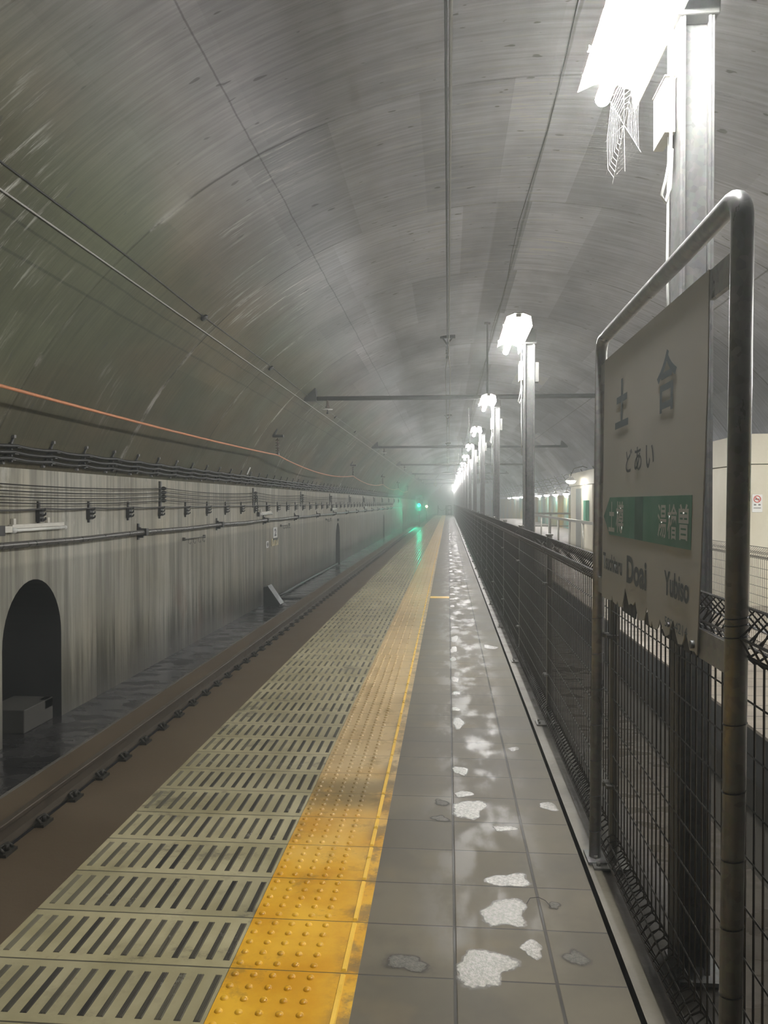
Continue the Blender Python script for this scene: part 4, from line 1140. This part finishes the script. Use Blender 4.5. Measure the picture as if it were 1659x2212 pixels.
ar = empty('marker_lamp', (-2.56, 95.0, SLAB)); tag(ar, 'small amber lamp right of the green signal', 'lamp')
b = MB(); b.tube([(0, 0, 0), (0, 0, 2.0)], .03, 8); b.build('post', M['dark'], ar)
b = MB(); b.lathe([(.05, 0), (.13, -.02), (.12, -.06), (.03, -.09)], (0, 0, 2.12), 12, 'y'); b.build('lamp_head', M['amber'], ar)
g = empty('platform_end_gate', (0, 88.6, 0)); tag(g, 'pale posts with a slack chain closing the platform end', 'gate')
for x in (-1.10, -.20):
    b = MB(); b.tube([(x, 0, 0), (x, 0, 1.12)], .04, 8); b.build('post', M['galv'], g)
b = MB(); b.tube(sag((-1.10, 0, .92), (-.20, 0, .92), .38), .016, 6); b.build('chain', M['galv'], g)
g = empty('end_rack', (.15, 88.3, 0)); tag(g, 'pale three-rung frame standing beside the fence at the platform end', 'frame')
b = MB()
for x in (-.20, .20): b.tube([(x, 0, 0), (x, 0, 1.10)], .032, 8)
for z in (.16, .62, 1.08): b.tube([(-.20, 0, z), (.20, 0, z)], .032, 8)
b.build('frame', M['galv'], g)
def diamond():
    r = empty('diamond_marker')
    b = MB(); b.tube([(0, 0, .35), (.05, 0, .62), (.35, 0, .95), (.8, 0, 1.10), (1.25, 0, 1.14)], .018, 6); b.build('curved_arm', M['mid'], r)
    b = MB(); b.tube([(0, 0, .20), (.17, 0, 0), (0, 0, -.20), (-.17, 0, 0)], .022, 5, closed=True); b.build('diamond_frame', M['yplate'], r)
    b = MB(); b.lathe([(.02, 0), (.05, .02), (.05, .12), (.02, .15)], (0, 0, .20), 10); b.build('insulator', M['white'], r)
    return r
d0 = diamond(); d0.location = (-1.18, 75.0, 3.15); tag(d0, 'hanging diamond marker above the platform end, nearer one', 'marker', 'diamond markers')
d1 = copy_tree(d0); d1.location = (-1.07, 108.0, 2.95); tag(d1, 'farther hanging diamond marker in the haze', 'marker', 'diamond markers')
b = MB(); b.tube([(-3.1, 80.0, 3.75), (-2.75, 80.0, 3.42)], .02, 6); tag(b.build('slanted_rod', M['steelcab']), 'short slanted metal arm catching the green signal light', 'bracket')

# ------------------------------------------------------------------ far side: fence, railing, building, lamps, cables
f2 = empty('far_mesh_fence', (2.92, 2.05, 0)); tag(f2, 'brown wire mesh fence on the platform across the gap', 'fence')
wm2, tm2, bm2 = panel_mesh(2.0, 1.0, .0022, .05, .04)
for me in (wm2, tm2, bm2): me.materials.append(M['fence2'])
pm2 = post_mesh(1.06, .055, .055); pm2.materials.append(M['rail2'])
for k in range(6):
    o = bpy.data.objects.new('fence_post', pm2); COL.objects.link(o); o.parent = f2; o.location = (.012, 2.06 * k, 0)
    if k < 5:
        for nm, me in (('wire_mesh', wm2), ('top_basket', tm2), ('bottom_basket', bm2)):
            q = bpy.data.objects.new(nm, me); COL.objects.link(q); q.parent = f2; q.location = (0, 2.06 * k + .03, 0)
hr = empty('pipe_railing', (2.92, 13.6, 0)); tag(hr, 'pale pipe railing beyond the mesh on the far platform', 'railing')
b = MB(); b.box(-.035, .035, 0, 14.0, 1.0, 1.06); b.build('top_rail', M['rail2'], hr)
for k in range(8):
    b = MB(); b.tube([(0, .05 + 1.95 * k, 0), (0, .05 + 1.95 * k, 1.0)], .024, 8); b.tube([(0, .05 + 1.95 * k, .0), (0, .05 + 1.95 * k, .012)], .06, 8); b.build('post', M['rail2'], hr)
hr = empty('cross_railing', (2.95, 32.0, 0)); tag(hr, 'low dark railing crossing the far platform beyond the building', 'railing')
b = MB()
b.box(0, 3.3, -.03, .03, .98, 1.05); b.box(0, 3.3, -.02, .02, .5, .54); b.build('rail', M['rail2'], hr)
for k in range(4):
    b = MB(); b.tube([(.05 + 1.05 * k, 0, 0), (.05 + 1.05 * k, 0, 1.0)], .024, 8); b.build('post', M['rail2'], hr)

bd = empty('passage_building', (4.2, 11.6, 0)); tag(bd, 'pale concrete passage building on the far platform', 'building')
b = MB()
b.box(0, 2.30, 0, 11.0, 0, 1.99); b.box(0.0, 2.30, 12.1, 16.2, 0, 1.99); b.box(.3, 2.30, 11.0, 12.1, 0, 1.99)
b.build('wall', M['bldg'], bd)
b = MB(); b.box(-.05, 2.05, -.05, 16.25, 2.0, 2.42); b.build('parapet', M['bldg'], bd)
b = MB(); b.box(.27, .30, 11.05, 12.05, .0, 1.95); b.build('door', M['bdark'], bd)
b = MB(); b.box(-.012, .0, 14.0, 15.0, .02, 1.90); b.build('door', M['bdark'], bd)
b = MB(); b.box(-.03, .0, 10.3, 10.5, .5, 1.95); b.build('yellow_strip', M['yellow'], bd)
ns = empty('no_smoking_notice', (4.335, 11.592, 1.45)); tag(ns, 'white no smoking notice with a red ring on the building wall', 'notice')
b = MB(); b.box(-.07, .07, -.004, .0, -.13, .12); b.build('sheet', M['paper'], ns)
b = MB(); b.tube([(.045 * math.cos(a), -.007, .055 + .045 * math.sin(a)) for a in [2 * math.pi * q / 20 for q in range(20)]], .007, 5, closed=True); b.tube([(-.032, -.007, .087), (.032, -.007, .023)], .006, 5); b.build('red_ring', M['red'], ns)
b = MB(); b.box(-.03, .03, -.007, -.004, .045, .062); b.box(-.045, -.015, -.007, -.004, -.035, -.015); b.box(.015, .045, -.007, -.004, -.035, -.015); b.box(-.05, .05, -.007, -.004, -.075, -.065); b.build('print', M['mid'], ns)
gp = MB(); gp.box(-.10, .0, -.22, .22, -.32, .32); o = bevel(gp.build('green_phone_box', M['gbox'], loc=(4.195, 24.4, 1.2)), .01); tag(o, 'green box fixed to the passage building beneath the lamp', 'box')

def cone_lamp(glow=None):
    r = empty('wall_lamp')
    b = MB(); b.tube([(.55, 0, .45), (.40, 0, .50), (.10, 0, .42), (0, 0, .22), (0, 0, .10)], .02, 6); b.build('arm', M['mid'], r)
    b = MB(); b.lathe([(.06, .12), (.10, .09), (.20, .01), (.20, 0), (.18, 0), (.09, .08)], (0, 0, 0), 14); b.build('shade', M['white'], r)
    b = MB(); b.lathe([(.04, .07), (.13, .02), (.16, -.02), (.12, -.07), (.04, -.10)], (0, 0, 0), 14); b.build('bulb', glow or M['wlamp'], r)
    return r
cl0 = cone_lamp()
for k, y in enumerate((41.2, 45.3, 49.3, 53.3, 61.0, 65.9, 69.9, 73.6, 79.0)):
    o = cl0 if k == 0 else copy_tree(cl0); o.location = (6.0, y, 1.90)
    tag(o, ['nearest', 'second', 'third', 'fourth'][k] + ' shaded wall lamp along the far right wall' if k < 4 else 'small distant shaded lamp along the far right wall', 'lamp', 'shaded lamps on the right wall')
o = copy_tree(cl0); o.location = (3.78, 25.0, 2.12); o.scale = (.9, .9, .9)
tag(o, 'bright shaded lamp on the side of the passage building', 'lamp', 'shaded lamps on the passage building')
o = cone_lamp(M['plamp']); o.location = (5.1, 8.3, 2.75); o.rotation_euler = (0, 0, -math.pi / 2); tag(o, 'shaded lamp on a stand before the end wall of the passage building, outside the picture', 'lamp', 'shaded lamps on the passage building')
st = MB(); st.tube([(5.1, 7.73, 0), (5.1, 7.73, 3.22), (5.1, 7.85, 3.25)], .03, 8); tag(st.build('lamp_stand', M['galv']), 'slim steel pole before the end wall of the passage building', 'pole')
o = cone_lamp(M['plamp']); o.location = (5.1, 4.3, 2.75); o.rotation_euler = (0, 0, -math.pi / 2); tag(o, 'shaded lamp on the pole nearer the viewer on the far platform, outside the picture', 'lamp', 'shaded lamps on the passage building')
st = MB(); st.tube([(5.1, 3.73, 0), (5.1, 3.73, 3.22), (5.1, 3.85, 3.25)], .03, 8); tag(st.build('lamp_stand', M['galv']), 'slim steel pole nearer the viewer on the far platform', 'pole')
o = copy_tree(cl0); o.location = (3.78, 16.0, 2.12); o.scale = (.9, .9, .9)
tag(o, 'shaded lamp on the building side hidden behind the name board', 'lamp', 'shaded lamps on the passage building')
# cable bundle and lattice on the right haunch
for i, (z, r_) in enumerate(((2.15, .03), (2.32, .02), (2.52, .035), (2.70, .022), (2.86, .018))):
    b = MB(); x = vault_x(z, 1) - .12; pts = []
    for k in range(26):
        y = 28.6 + 3.0 * k
        pts += [(x, y, z), (x, y + 1.7, z - .07 - .03 * (i % 2))]
    b.tube(pts, r_, 6)
    tag(b.build('haunch_bundle_cable', M['cable']), ['lowest', 'second lowest', 'middle', 'second highest', 'highest'][i] + ' of the five cables along the right vault', 'cable', 'cables along the right vault')
def rbr():
    b = MB(); pts = [(vault_x(z, 1) - 0.06 - vault_x(2.5, 1), 0, z - 2.5) for z in (2.05, 2.3, 2.5, 2.7, 2.95)]
    b.tube(pts, .025, 6)
    for z in (2.12, 2.49, 2.83):
        xx = vault_x(z, 1) - vault_x(2.5, 1); b.box(xx - .22, xx - .02, -.03, .03, z - 2.5 - .03, z - 2.5 - .01)
    me = b.mesh('b'); me.materials.append(M['mid']); return me
rbm = rbr()
for k in range(22):
    o = bpy.data.objects.new('haunch_bracket', rbm); COL.objects.link(o); o.location = (vault_x(2.5, 1), 30.4 + 3.0 * k, 2.5)
    tag(o, 'small cable bracket on the right vault beside the far lamps', 'bracket', 'brackets on the right vault')

# right wall ribs (curved buttress panels lit by the lamps)
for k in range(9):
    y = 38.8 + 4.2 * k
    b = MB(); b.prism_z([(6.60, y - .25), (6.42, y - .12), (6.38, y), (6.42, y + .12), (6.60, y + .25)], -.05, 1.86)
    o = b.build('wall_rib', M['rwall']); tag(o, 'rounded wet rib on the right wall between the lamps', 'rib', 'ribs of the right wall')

# ------------------------------------------------------------------ haze filling the tunnel
b = MB(); b.box(-6.2, 7.4, Y0 + .05, Y1 - .05, -1.6, 6.0)
fog = b.build('tunnel_haze', None or M['gap'])
fm = bpy.data.materials.new('damp_tunnel_haze'); fm.use_nodes = True; t = fm.node_tree
for nd in list(t.nodes):
    if nd.type != 'OUTPUT_MATERIAL': t.nodes.remove(nd)
outn = [n for n in t.nodes if n.type == 'OUTPUT_MATERIAL'][0]
vsn = t.nodes.new('ShaderNodeVolumeScatter'); vsn.inputs['Density'].default_value = FOG_DENSITY
vsn.inputs['Color'].default_value = (*FOG_COL, 1); vsn.inputs['Anisotropy'].default_value = 0.55
t.links.new(vsn.outputs[0], outn.inputs['Volume'])
fog.data.materials.clear(); fog.data.materials.append(fm)
tag(fog, 'thin damp haze hanging in the whole tunnel', 'haze', kind='stuff')
